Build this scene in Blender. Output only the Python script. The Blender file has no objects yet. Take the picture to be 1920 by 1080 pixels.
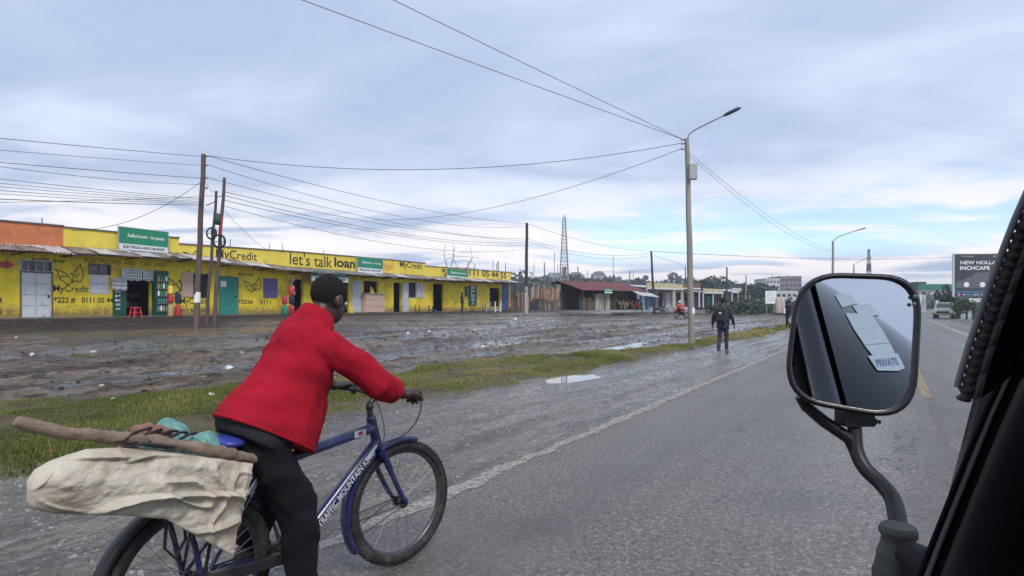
import bpy, bmesh, math, random
import numpy as np
from mathutils import Vector, Matrix
random.seed(7); np.random.seed(7)
R = math.radians
scene = bpy.context.scene
COL = scene.collection
# ---------------------------------------------------------------- camera
FPX, HOR, EYE = 1100.0, 572.0, 1.45        # focal length and horizon in 1920x1080 pixels, eye height (m)
cam_d = bpy.data.cameras.new('camera'); cam = bpy.data.objects.new('camera', cam_d); COL.objects.link(cam)
cam.location = (0, 0, EYE); cam.rotation_euler = (R(90), 0, 0)
cam_d.sensor_width = 36; cam_d.lens = 36*FPX/1920; cam_d.shift_y = (HOR-540)/1920
cam_d.clip_start = 0.02; cam_d.clip_end = 6000
scene.camera = cam
scene.render.resolution_x, scene.render.resolution_y = 1024, 576
# ---------------------------------------------------------------- sky
SUN_EL, SUN_AZ = R(48), R(160)             # azimuth clockwise from +Y
world = bpy.data.worlds.new('World'); scene.world = world; world.use_nodes = True
wt = world.node_tree; wt.nodes.clear()
def WN(t, **k):
    n = wt.nodes.new(t)
    for a, b in k.items(): setattr(n, a, b)
    return n
def wmath(op, a, b=None, c=None, clamp=False):
    n = WN('ShaderNodeMath', operation=op); n.use_clamp = clamp
    for i, v in enumerate((a, b, c)):
        if v is None: continue
        if isinstance(v, (int, float)): n.inputs[i].default_value = v
        else: wt.links.new(v, n.inputs[i])
    return n.outputs[0]
def wmap(v, a, b, c=0.0, d=1.0):
    n = WN('ShaderNodeMapRange', interpolation_type='SMOOTHSTEP')
    wt.links.new(v, n.inputs[0])
    for i, q in enumerate((a, b, c, d)): n.inputs[i+1].default_value = q
    return n.outputs[0]
def wmix(f, a, b):
    n = WN('ShaderNodeMix', data_type='RGBA')
    for i, v in ((0, f), (6, a), (7, b)):
        if isinstance(v, tuple): n.inputs[i].default_value = (*v, 1)
        elif isinstance(v, (int, float)): n.inputs[i].default_value = v
        else: wt.links.new(v, n.inputs[i])
    return n.outputs[2]
tc = WN('ShaderNodeTexCoord'); sep = WN('ShaderNodeSeparateXYZ'); wt.links.new(tc.outputs['Generated'], sep.inputs[0])
dx, dy, dz = sep.outputs
zc = wmath('ADD', wmath('MAXIMUM', dz, 0.0), 0.10)
cu, cv = wmath('DIVIDE', dx, zc), wmath('DIVIDE', dy, zc)
comb = WN('ShaderNodeCombineXYZ'); wt.links.new(cu, comb.inputs[0]); wt.links.new(cv, comb.inputs[1])
def wnoise(scale, detail=6, rough=.55, dist=0., off=(0, 0, 0), sc=(1, 1, 1)):
    m = WN('ShaderNodeMapping'); wt.links.new(comb.outputs[0], m.inputs[0]); m.inputs[1].default_value = off; m.inputs[3].default_value = sc
    n = WN('ShaderNodeTexNoise'); wt.links.new(m.outputs[0], n.inputs['Vector'])
    n.inputs['Scale'].default_value = scale; n.inputs['Detail'].default_value = detail
    n.inputs['Roughness'].default_value = rough; n.inputs['Distortion'].default_value = dist
    return n.outputs[0]
nA = wnoise(.42, 7, .55, .5, (3.1, 1.7, 0)); nB = wnoise(.95, 5, .52, .6, (8.3, 4.2, 0), (.7, 1.2, 1)); nC = wnoise(.16, 3, .5, .2, (1.3, 9.2, 0))
az = wmath('ARCTAN2', dx, dy)
# broken band of clear sky low over the horizon, wider to the right
band = wmath('MULTIPLY', wmap(dz, .055, .10), wmap(dz, .195, .165))
band = wmath('MULTIPLY', band, wmap(az, -.05, .22))
gap = wmath('ADD', wmath('MULTIPLY', band, .98), wmath('MULTIPLY', wmath('SUBTRACT', nB, .5), -5.0))
gap = wmath('MULTIPLY', wmap(gap, .25, .95, 0., .85), wmath('POWER', wmath('MAXIMUM', band, 0.0), .5))
cl = wmath('ADD', wmath('MULTIPLY', nA, .65), wmath('MULTIPLY', nB, .35))
cl = wmap(cl, .40, .60)
col_c = wmix(cl, (.285, .350, .480), (.455, .520, .640))
warm = wmath('MULTIPLY', wmap(dz, .24, .07), wmap(nB, .40, .55))
col_c = wmix(wmath('MULTIPLY', warm, .85), col_c, (.76, .71, .68))
col_c = wmix(wmap(dz, .05, 0.0), col_c, (.62, .62, .64))
sky = WN('ShaderNodeTexSky', sky_type='NISHITA'); sky.sun_disc = False; sky.sun_elevation = SUN_EL; sky.sun_rotation = SUN_AZ
sky.altitude = 1900; sky.air_density = 1.0; sky.dust_density = 1.6; sky.ozone_density = 1.5
b1 = WN('ShaderNodeBackground'); wt.links.new(sky.outputs[0], b1.inputs[0]); b1.inputs[1].default_value = .125
b2 = WN('ShaderNodeBackground'); wt.links.new(col_c, b2.inputs[0]); b2.inputs[1].default_value = 1.0
mx = WN('ShaderNodeMixShader'); wt.links.new(gap, mx.inputs[0]); wt.links.new(b2.outputs[0], mx.inputs[1]); wt.links.new(b1.outputs[0], mx.inputs[2])
wo = WN('ShaderNodeOutputWorld'); wt.links.new(mx.outputs[0], wo.inputs[0])
# ---------------------------------------------------------------- sun
sd = bpy.data.lights.new('sun', 'SUN'); sun = bpy.data.objects.new('sun', sd); COL.objects.link(sun)
sd.energy = 1.5; sd.angle = R(18); sd.color = (1, .95, .88)
sdir = Vector((math.sin(SUN_AZ)*math.cos(SUN_EL), math.cos(SUN_AZ)*math.cos(SUN_EL), math.sin(SUN_EL)))
sun.rotation_euler = sdir.to_track_quat('Z', 'Y').to_euler()
vs = scene.view_settings
vs.view_transform = 'Standard'; vs.look = 'None'; vs.gamma = 1; vs.use_curve_mapping = False; vs.exposure = 0.78
scene.cycles.max_bounces = 8; scene.cycles.transparent_max_bounces = 12
# ---------------------------------------------------------------- geometry helpers
def at(px, py, Y):
    return Vector(((px-960)/FPX*Y, Y, EYE+(HOR-py)/FPX*Y))
D2 = (.5423, .8402); N2 = (.8402, -.5423)          # along the road, to the right of it
def sn(s, n, z=0.0): return Vector((s*D2[0]+n*N2[0], s*D2[1]+n*N2[1], z))
def to_sn(x, y): return x*D2[0]+y*D2[1], x*N2[0]+y*N2[1]
def _hash(ix, iy, seed):
    h = (ix.astype(np.int64)*374761393 + iy.astype(np.int64)*668265263 + seed*1442695041) & 0xffffffff
    h = ((h ^ (h >> 13))*1274126177) & 0xffffffff
    h = h ^ (h >> 16)
    return (h & 0xffffff)/float(0xffffff)
def vnoise(x, y, seed=0):
    x = np.asarray(x, float); y = np.asarray(y, float)
    ix, iy = np.floor(x), np.floor(y); fx, fy = x-ix, y-iy
    ux, uy = fx*fx*(3-2*fx), fy*fy*(3-2*fy)
    a, b, c, d = _hash(ix, iy, seed), _hash(ix+1, iy, seed), _hash(ix, iy+1, seed), _hash(ix+1, iy+1, seed)
    return (a*(1-ux)+b*ux)*(1-uy)+(c*(1-ux)+d*ux)*uy
def fbm(x, y, seed=0, oct=4, g=.5):
    t, a, s = 0, 1, 0
    for i in range(oct):
        t = t+a*vnoise(x*2**i, y*2**i, seed+i*17); s += a; a *= g
    return t/s
def sstep(a, b, x): t = np.clip((np.asarray(x, float)-a)/(b-a), 0, 1); return t*t*(3-2*t)

class MB:
    """collects shapes; build() links them as one mesh object"""
    def __init__(s): s.v, s.f, s.sm = [], [], []
    def add(s, vs, fs, smooth=False):
        o = len(s.v); s.v += [tuple(v) for v in vs]; s.f += [tuple(i+o for i in f) for f in fs]; s.sm += [smooth]*len(fs); return s
    def box(s, a, b, M=None):
        (x0, y0, z0), (x1, y1, z1) = a, b
        vs = [Vector(p) for p in ((x0,y0,z0),(x1,y0,z0),(x1,y1,z0),(x0,y1,z0),(x0,y0,z1),(x1,y0,z1),(x1,y1,z1),(x0,y1,z1))]
        if M: vs = [M @ v for v in vs]
        return s.add(vs, [(0,3,2,1),(4,5,6,7),(0,1,5,4),(1,2,6,5),(2,3,7,6),(3,0,4,7)])
    def rings(s, rs, cap=True, smooth=True, closed=False):
        n = len(rs[0]); o = [p for r in rs for p in r]; fs = []
        m = len(rs)
        for i in range(m if closed else m-1):
            j = (i+1) % m
            for k in range(n):
                l = (k+1) % n; fs.append((i*n+k, i*n+l, j*n+l, j*n+k))
        s.add(o, fs, smooth)
        if cap and not closed:
            s.add(rs[0], [tuple(reversed(range(n)))], False); s.add(rs[-1], [tuple(range(n))], False)
        return s
    def tube(s, pts, rad, seg=8, cap=True, smooth=True, closed=False, up=None, flat=1.0, round_ends=False):
        pts = [Vector(p) for p in pts]; n = len(pts)
        if not hasattr(rad, '__len__'): rad = [rad]*n
        rad = list(rad)
        if round_ends:
            d0 = (pts[0]-pts[1]).normalized(); d1 = (pts[-1]-pts[-2]).normalized()
            P, Q = [], []
            for k in (80, 50, 25): P.append(pts[0]+d0*rad[0]*math.sin(R(k))); Q.append(rad[0]*math.cos(R(k)))
            P += pts; Q += rad
            for k in (25, 50, 80): P.append(pts[-1]+d1*rad[-1]*math.sin(R(k))); Q.append(rad[-1]*math.cos(R(k)))
            pts, rad, n = P, Q, len(P)
        rs, ref = [], None
        for i in range(n):
            if closed: d = pts[(i+1) % n]-pts[i-1]
            else: d = pts[min(i+1, n-1)]-pts[max(i-1, 0)]
            d.normalize()
            if ref is None:
                ref = Vector(up) if up else (Vector((0,0,1)) if abs(d.z) < .9 else Vector((1,0,0)))
            a = d.cross(ref)
            if a.length < 1e-6: a = d.cross(Vector((.3,.9,.2)))
            a.normalize(); b = a.cross(d).normalized()
            if not up: ref = b
            r = rad[i]
            rs.append([pts[i]+a*(r*math.cos(2*math.pi*k/seg))+b*(r*flat*math.sin(2*math.pi*k/seg)) for k in range(seg)])
        return s.rings(rs, cap, smooth, closed)
    def sphere(s, c, r, seg=12, rg=8, M=None):
        c = Vector(c)
        if not hasattr(r, '__len__'): r = (r, r, r)
        rs = []
        for i in range(rg+1):
            th = math.pi*(i+.02)/(rg+.04)
            ring = []
            for k in range(seg):
                p = Vector((r[0]*math.sin(th)*math.cos(2*math.pi*k/seg), r[1]*math.sin(th)*math.sin(2*math.pi*k/seg), -r[2]*math.cos(th)))
                if M: p = M @ p
                ring.append(c+p)
            rs.append(ring)
        return s.rings(rs)
    def prism(s, poly, y0, y1, plane='xz'):
        f = {'xz': lambda p, y: (p[0], y, p[1]), 'xy': lambda p, y: (p[0], p[1], y), 'yz': lambda p, y: (y, p[0], p[1])}[plane]
        n = len(poly); vs = [f(p, y0) for p in poly]+[f(p, y1) for p in poly]
        return s.add(vs, [tuple(range(n)), tuple(reversed(range(n, 2*n)))]+[(k, n+k, n+(k+1) % n, (k+1) % n) for k in range(n)])
    def lathe(s, prof, c=(0,0,0), seg=16, smooth=True):
        rs = [[(c[0]+r*math.cos(2*math.pi*k/seg), c[1]+r*math.sin(2*math.pi*k/seg), c[2]+z) for k in range(seg)] for r, z in prof]
        return s.rings(rs, True, smooth)
    def mesh(s, name):
        me = bpy.data.meshes.new(name); me.from_pydata(s.v, [], s.f); me.polygons.foreach_set('use_smooth', s.sm); me.update(); return me
    def build(s, name, m, parent=None, bevel=0, fix=True, kind=None, loc=None, rotz=0):
        me = s.mesh(name)
        if fix:
            bm = bmesh.new(); bm.from_mesh(me); bmesh.ops.recalc_face_normals(bm, faces=bm.faces); bm.to_mesh(me); bm.free()
        return link(name, me, m, parent, bevel, kind, loc, rotz)
def link(name, me, m, parent=None, bevel=0, kind=None, loc=None, rotz=0):
    o = bpy.data.objects.new(name, me); COL.objects.link(o)
    if m is not None:
        me.materials.clear(); me.materials.append(MT[m] if isinstance(m, str) else m)
    if parent: o.parent = parent
    if bevel:
        b = o.modifiers.new('bevel', 'BEVEL'); b.width = bevel; b.segments = 2; b.limit_method = 'ANGLE'; b.angle_limit = R(40)
    if kind: o['kind'] = kind
    if loc is not None: o.location = loc
    if rotz: o.rotation_euler = (0, 0, rotz)
    return o
def tag(o, label, cat, group=None):
    o['label'] = label; o['category'] = cat
    if group: o['group'] = group
    return o
def thing(name, label, cat, loc=(0,0,0), rotz=0, group=None):
    o = bpy.data.objects.new(name, None); COL.objects.link(o); o.empty_display_size = .1
    o.location = loc; o.rotation_euler = (0, 0, rotz)
    return tag(o, label, cat, group)
def cut(o, pts):
    """trim an organic mesh clean at planes (point, normal): hems and cuffs"""
    bm = bmesh.new(); bm.from_mesh(o.data)
    for p, n in pts:
        r = bmesh.ops.bisect_plane(bm, geom=bm.verts[:]+bm.edges[:]+bm.faces[:], plane_co=p, plane_no=n, clear_outer=True)
        e = [g for g in r['geom_cut'] if isinstance(g, bmesh.types.BMEdge)]
        bmesh.ops.holes_fill(bm, edges=e)
    bm.to_mesh(o.data); bm.free(); o.data.update()
ORD = ['first', 'second', 'third', 'fourth', 'fifth', 'sixth', 'seventh', 'eighth', 'ninth', 'tenth', 'eleventh', 'twelfth', 'thirteenth', 'fourteenth', 'fifteenth', 'sixteenth']
def copy_tree(o, parent=None):
    c = o.copy(); COL.objects.link(c); c.parent = parent
    for ch in list(o.children): copy_tree(ch, c)
    return c
def evaluated(o):
    dg = bpy.context.evaluated_depsgraph_get(); return bpy.data.meshes.new_from_object(o.evaluated_get(dg), depsgraph=dg)
def organic(mb, name, m, parent, voxel=.012, smooth=6, wrinkle=0, wscale=.08, taper=None):
    """closed overlapping shapes fused into one continuous skin"""
    me = mb.mesh('tmp'); bm = bmesh.new(); bm.from_mesh(me); bmesh.ops.recalc_face_normals(bm, faces=bm.faces); bm.to_mesh(me); bm.free()
    o = bpy.data.objects.new('tmp', me); COL.objects.link(o)
    r = o.modifiers.new('r', 'REMESH'); r.mode = 'VOXEL'; r.voxel_size = voxel
    s = o.modifiers.new('s', 'SMOOTH'); s.factor = .5; s.iterations = smooth
    me2 = evaluated(o); bpy.data.objects.remove(o)
    if wrinkle:
        n = len(me2.vertices); co = np.empty(n*3); me2.vertices.foreach_get('co', co); co = co.reshape(-1, 3)
        no = np.empty(n*3); me2.vertices.foreach_get('normal', no); no = no.reshape(-1, 3)
        a = co[:, 0]/wscale; b = co[:, 1]/wscale; c = co[:, 2]/wscale
        q = fbm(a+.5*c, b-.4*c+.6*a, 3, 3)-.5
        q2 = .5-np.abs(fbm(.35*a+.55*c, .5*b+.4*c, 11, 2)-.5)*4
        co = co+no*(wrinkle*(q*1.4+.5*q2))[:, None]
        me2.vertices.foreach_set('co', co.reshape(-1)); me2.update()
    me2.polygons.foreach_set('use_smooth', [True]*len(me2.polygons)); me2.name = name
    return link(name, me2, m, parent)
def text_mesh(txt, x0, x1, z0, z1, y=-.006, bold=0.0, shear=0.0, fit=True, depth=.003):
    """flat print in the local xz plane, facing -y"""
    c = bpy.data.curves.new('t', 'FONT'); c.body = txt; c.offset = bold; c.shear = shear; c.extrude = 0
    c.resolution_u = 3
    o = bpy.data.objects.new('t', c); COL.objects.link(o); me = evaluated(o); bpy.data.objects.remove(o); bpy.data.curves.remove(c)
    n = len(me.vertices); co = np.empty(n*3); me.vertices.foreach_get('co', co); co = co.reshape(-1, 3)
    a, b = co.min(0), co.max(0)
    q = np.zeros_like(co); q[:, 0] = x0+(co[:, 0]-a[0])/(b[0]-a[0])*(x1-x0); q[:, 2] = z0+(co[:, 1]-a[1])/(b[1]-a[1])*(z1-z0); q[:, 1] = y
    me.vertices.foreach_set('co', q.reshape(-1)); me.update(); return me
def letters(txt, x0, x1, z0, z1, m, parent, y=-.006, bold=0., name='lettering', shear=0.):
    return link(name, text_mesh(txt, x0, x1, z0, z1, y, bold, shear), m, parent)
def ribbon(mb, pts, w, y=-.006):
    """flat painted stroke in the xz plane"""
    for (a, b) in zip(pts[:-1], pts[1:]):
        d = Vector((b[0]-a[0], b[1]-a[1]));
        if d.length < 1e-6: continue
        d.normalize(); p = Vector((-d[1], d[0]))*w/2; e = d*w*.3
        mb.add([(a[0]-e[0]+p[0], y, a[1]-e[1]+p[1]), (a[0]-e[0]-p[0], y, a[1]-e[1]-p[1]), (b[0]+e[0]-p[0], y, b[1]+e[1]-p[1]), (b[0]+e[0]+p[0], y, b[1]+e[1]+p[1])], [(0,1,2,3)])
        y -= .0004
# ---------------------------------------------------------------- materials
MT = {}
def mat(name, c, rough=.6, metal=0., var=.18, scale=6., bump=.0, bscale=40., spec=.5, coat=0., dirt=None, dscale=1.5, damt=.5, rvar=0., stretch=None, emit=None, splash=None):
    m = bpy.data.materials.new(name); m.use_nodes = True; t = m.node_tree; N = t.nodes; L = t.links
    p = N['Principled BSDF']; tcn = N.new('ShaderNodeTexCoord')
    vec = tcn.outputs['Object']
    if stretch:
        mp = N.new('ShaderNodeMapping'); mp.inputs[3].default_value = stretch; L.new(vec, mp.inputs[0]); vec = mp.outputs[0]
    def noise(sc, det=5, r=.6):
        n = N.new('ShaderNodeTexNoise'); n.inputs['Scale'].default_value = sc; n.inputs['Detail'].default_value = det; n.inputs['Roughness'].default_value = r
        L.new(vec, n.inputs['Vector']); return n.outputs[0]
    def mixc(f, a, b):
        n = N.new('ShaderNodeMix'); n.data_type = 'RGBA'
        if isinstance(f, (int, float)): n.inputs[0].default_value = f
        else: L.new(f, n.inputs[0])
        for i, v in ((6, a), (7, b)):
            if isinstance(v, tuple): n.inputs[i].default_value = (*v[:3], 1)
            else: L.new(v, n.inputs[i])
        return n.outputs[2]
    def mrange(v, a, b, c=0., d=1.):
        n = N.new('ShaderNodeMapRange'); L.new(v, n.inputs[0])
        for i, q in enumerate((a, b, c, d)): n.inputs[i+1].default_value = q
        return n.outputs[0]
    lo = tuple(max(0, x*(1-var)) for x in c); hi = tuple(min(1, x*(1+var)) for x in c)
    colr = mixc(mrange(noise(scale), .3, .7), lo, hi)
    if dirt: colr = mixc(mrange(noise(dscale, 8, .65), .62-.25*damt, .72), colr, dirt)
    if splash:
        sx = N.new('ShaderNodeSeparateXYZ'); L.new(tcn.outputs['Object'], sx.inputs[0]); ad = N.new('ShaderNodeMath'); ad.operation = 'MULTIPLY_ADD'; L.new(noise(5, 8, .7), ad.inputs[0]); ad.inputs[1].default_value = -1.1; L.new(sx.outputs[2], ad.inputs[2])
        colr = mixc(mrange(ad.outputs[0], .02, -.38, 0., .85), colr, splash)
        colr = mixc(mrange(noise(.6, 8, .7), .58, .72, 0, .5), colr, tuple(q*.55 for q in c))
    L.new(colr, p.inputs['Base Color'])
    p.inputs['Metallic'].default_value = metal; p.inputs['Specular IOR Level'].default_value = spec
    if rvar: L.new(mrange(noise(scale*1.7), .3, .7, max(.02, rough-rvar), min(1, rough+rvar)), p.inputs['Roughness'])
    else: p.inputs['Roughness'].default_value = rough
    if coat: p.inputs['Coat Weight'].default_value = coat; p.inputs['Coat Roughness'].default_value = .12
    if bump:
        b = N.new('ShaderNodeBump'); b.inputs['Strength'].default_value = bump; b.inputs['Distance'].default_value = .02
        L.new(noise(bscale, 6), b.inputs['Height']); L.new(b.outputs[0], p.inputs['Normal'])
    if emit: p.inputs['Emission Color'].default_value = (*emit[:3], 1); p.inputs['Emission Strength'].default_value = emit[3]
    MT[name] = m; return m
mat('yellow_wall', (.82, .63, .03), .75, var=.10, scale=1.5, bump=.15, bscale=30, dirt=(.40, .28, .07), dscale=1.3, damt=.5, splash=(.20, .13, .06))
mat('yellow_parapet', (.78, .61, .08), .75, var=.10, scale=1.2, bump=.15, bscale=30, dirt=(.42, .33, .10), dscale=.9, damt=.25)
mat('orange_wall', (.62, .20, .075), .8, var=.12, scale=1.5, bump=.2, bscale=25, dirt=(.36, .13, .07), dscale=.8, damt=.3)
mat('plinth', (.13, .12, .11), .8, var=.3, scale=3, bump=.4, bscale=15, dirt=(.05, .04, .035), damt=.6)
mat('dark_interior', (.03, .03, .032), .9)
mat('black_paint', (.035, .028, .02), .7, var=.4, scale=9)
mat('white_paint', (.62, .64, .66), .55, var=.08, scale=3, dirt=(.35, .34, .33), dscale=3, damt=.3)
mat('grey_white', (.50, .52, .56), .6, var=.1, scale=3, dirt=(.28, .27, .27), dscale=3, damt=.4)
mat('sign_green', (.015, .24, .12), .45, var=.1, scale=2)
mat('door_green', (.02, .24, .18), .55, var=.2, scale=4, dirt=(.01, .13, .10), damt=.4)
mat('dark_green', (.012, .075, .05), .6, var=.3)
mat('sign_white', (.70, .74, .76), .5, var=.05)
mat('purple_paint', (.11, .09, .28), .6, var=.15)
mat('blue_paint_flat', (.02, .10, .28), .6, var=.25)
mat('beige_board', (.55, .40, .30), .7, var=.1, scale=3, dirt=(.38, .26, .19), damt=.3)
mat('red_plastic', (.60, .035, .05), .4, var=.1)
mat('pale_red', (.55, .20, .16), .6, var=.2)
mat('gas_yellow', (.70, .52, .08), .4, var=.1)
mat('gas_red', (.42, .03, .04), .4, var=.15)
mat('gas_tan', (.42, .27, .13), .5, var=.15)
mat('gas_green', (.02, .22, .16), .4, var=.1)
mat('orange_print', (.75, .32, .05), .7)
mat('tin_rust', (.27, .235, .22), .45, metal=.35, var=.25, scale=3, dirt=(.11, .062, .04), dscale=2.2, damt=.7, rvar=.15)
mat('tin_pale', (.52, .50, .50), .4, metal=.3, var=.2, scale=3, dirt=(.25, .18, .15), dscale=2.5, damt=.4, rvar=.15)
mat('tin_red', (.15, .036, .034), .5, metal=.1, var=.3, scale=1.2, dirt=(.11, .035, .03), dscale=1.2, damt=.5)
mat('timber', (.16, .095, .06), .8, var=.35, scale=8, bump=.3, stretch=(1, 1, .15))
mat('timber_orange', (.36, .18, .08), .8, var=.35, scale=8, bump=.3, stretch=(1, 1, .15))
mat('timber_pale', (.38, .33, .28), .8, var=.3, scale=8, bump=.3, stretch=(1, 1, .15))
mat('timber_dark', (.055, .045, .042), .85, var=.35, scale=8, bump=.3, stretch=(1, 1, .15))
mat('pole_wood', (.10, .072, .068), .85, var=.35, scale=5, bump=.4, bscale=18, stretch=(1, 1, .08))
mat('pole_wood_dark', (.045, .034, .036), .85, var=.35, scale=5, bump=.4, bscale=18, stretch=(1, 1, .08))
mat('pole_grey', (.27, .25, .215), .8, var=.22, scale=4, bump=.3, bscale=16, stretch=(1, 1, .1), dirt=(.16, .15, .10), dscale=1.2, damt=.5)
mat('steel', (.28, .28, .29), .45, metal=.7, var=.15)
mat('grey_box', (.33, .34, .35), .5, var=.1)
mat('wire', (.035, .035, .04), .6, var=.1)
mat('lattice', (.30, .31, .33), .5, metal=.3, var=.2)
mat('lattice_dark', (.11, .11, .13), .6, var=.2)
mat('cream_wall', (.50, .43, .27), .8, var=.15, dirt=(.28, .22, .14), damt=.4)
mat('grey_wall', (.30, .30, .31), .8, var=.15, scale=.5, dirt=(.2, .2, .2), dscale=.4, damt=.3)
mat('brown_wall', (.20, .17, .16), .8, var=.12, scale=.5)
mat('pale_wall', (.52, .54, .54), .8, var=.1, scale=.5)
mat('far_roof', (.20, .17, .17), .7, var=.2, scale=.5)
mat('glass_dark', (.03, .04, .055), .12, var=.2, spec=.7)
mat('leaf_far', (.050, .066, .050), .75, var=.45, scale=.35)
mat('leaf_dark', (.035, .050, .028), .7, var=.5, scale=1.2)
mat('leaf_mid', (.055, .085, .032), .7, var=.5, scale=1.2)
mat('bark', (.07, .055, .045), .9, var=.3)
mat('billboard', (.035, .04, .05), .5, var=.4, scale=.8)
mat('billboard_mid', (.10, .11, .13), .5, var=.5, scale=.9)
mat('bill_blue', (.05, .16, .32), .5, var=.1)
mat('bill_navy', (.015, .03, .10), .5, var=.2)
mat('print_white', (.74, .76, .78), .5, var=.04)
mat('green_metal', (.02, .16, .09), .5, var=.15)
# bicycle and rider
mat('bike_blue', (.009, .014, .090), .35, var=.12, coat=.5, dirt=(.085, .072, .062), dscale=9, damt=.5)
mat('saddle_blue', (.035, .05, .30), .35, var=.15)
mat('rubber', (.017, .017, .018), .75, var=.4, scale=30, bump=.3, bscale=90, dirt=(.08, .072, .065), dscale=7, damt=.55)
mat('rim_metal', (.10, .10, .11), .4, metal=.8, var=.2, dirt=(.09, .08, .075), dscale=8, damt=.6)
mat('black_metal', (.020, .020, .023), .4, metal=.2, var=.3, dirt=(.06, .052, .045), dscale=9, damt=.45)
mat('chrome', (.5, .5, .52), .3, metal=1., var=.2)
mat('decal', (.60, .63, .68), .45, var=.12, scale=12)
mat('red_cloth', (.33, .007, .020), .85, var=.2, scale=5, bump=.3, bscale=220, spec=.15, dirt=(.20, .006, .018), dscale=4, damt=.4)
mat('grey_cloth', (.024, .025, .029), .9, var=.2, bump=.1, bscale=150, spec=.2)
mat('black_cloth', (.007, .0075, .011), .9, var=.3, bump=.15, bscale=120, spec=.25)
mat('skin', (.045, .027, .021), .5, var=.15, scale=15)
mat('hair', (.026, .023, .023), .95, var=.3, scale=90, bump=1., bscale=160, spec=.15)
mat('shoe', (.05, .03, .025), .7, var=.3, dirt=(.1, .07, .055), damt=.6)
mat('sack', (.54, .49, .405), .85, var=.16, scale=7, bump=.35, bscale=190, spec=.15, dirt=(.33, .245, .165), dscale=6, damt=.62)
mat('branch', (.21, .15, .11), .85, var=.35, scale=14, bump=.45, bscale=45, dirt=(.09, .06, .045), dscale=9, damt=.5)
mat('teal_bag', (.12, .28, .25), .45, var=.3, scale=9, bump=.15, bscale=40)
mat('rag', (.24, .12, .08), .8, var=.35, scale=18)
mat('rope', (.02, .018, .02), .8)
mat('blue_scrap', (.12, .18, .34), .6, var=.2)
mat('pack_black', (.013, .015, .022), .6, var=.3)
mat('jeans', (.025, .034, .065), .9, var=.25)
mat('navy_cloth', (.02, .028, .07), .9, var=.25)
mat('plaid', (.12, .10, .13), .9, var=.5, scale=20)
mat('litter_white', (.60, .60, .58), .6, var=.15)
mat('litter_red', (.65, .05, .035), .5, var=.15)
# van
mat('van_black', (.004, .004, .005), .85, var=.3, spec=.12)
mat('van_trim', (.010, .010, .011), .6, var=.3, spec=.25)
mat('van_paint', (.014, .017, .028), .35, var=.05, coat=.4)
mat('fabric_grey', (.17, .165, .175), .9, var=.15, bump=.1, bscale=200)
mat('mirror_black', (.007, .007, .008), .45, var=.25, dirt=(.02, .019, .018), dscale=12, damt=.3)
mat('sleeve_rubber', (.065, .065, .057), .7, var=.2, scale=14, dirt=(.05, .05, .045), dscale=12, damt=.5)
mat('sticker', (.80, .86, .84), .6, var=.04)
mat('sticker_blue', (.24, .30, .52), .6)
m = mat('mirror_glass', (.88, .90, .92), .015, metal=1., var=.02)
# ---------------------------------------------------------------- ground
S0 = Vector((-18.85, 21.6, 0)); SD = Vector((.4006, .9162, 0))        # foot of the shop row and its direction
def shop_n(s): return -27.5-.163*(np.asarray(s, float)-7.9)
def vergeA(s): return -6.05+.6*np.clip((np.asarray(s, float)-6)/16, 0, 1.2)+.5*(vnoise(np.asarray(s)*.6, 0*np.asarray(s), 5)-.5)+.22*(vnoise(np.asarray(s)*2.3, 0*np.asarray(s), 6)-.5)
def vergeB(s):
    s = np.asarray(s, float)
    return np.interp(s, [-10, 3, 5, 11, 16, 22, 40, 90, 300], [-12, -10.7, -9.4, -8.8, -7.8, -6.6, -6.3, -7.2, -9])+.8*(vnoise(s*.45, 0*s, 8)-.5)+.3*(vnoise(s*1.9, 0*s, 9)-.5)
PUD = [(10.7, -5.5, .56, .31, -.045), (11.3, -21.2, 3.2, 1.75, None)]      # s, n, half length, half width, level
RUTS = [(-10.6, -.05, .3, 0., .10), (-12.2, -.05, .3, 0.1, .10), (-13.3, -.10, .5, 1.2, .08), (-14.9, -.10, .5, 1.3, .09), (-17.0, -.02, .6, 2.5, .07), (-18.6, -.02, .6, 2.6, .07), (-22.3, -.12, .4, .7, .06), (-23.9, -.12, .4, .8, .06), (-9.6, .03, .2, 3., .06)]
def base_h(s, n):
    s = np.asarray(s, float); n = np.asarray(n, float)
    vb = vergeB(s); ns = shop_n(s)
    f = np.clip((vb-.8-n)/(vb-.8-(ns+1.2)), 0, 1)
    top = .93-.0022*np.clip(s-8, 0, 60)
    z = top*(f*.75+.25*f*f)
    z = z+sstep(70, 200, s)*sstep(-12, -40, n)*.4
    return z
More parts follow.
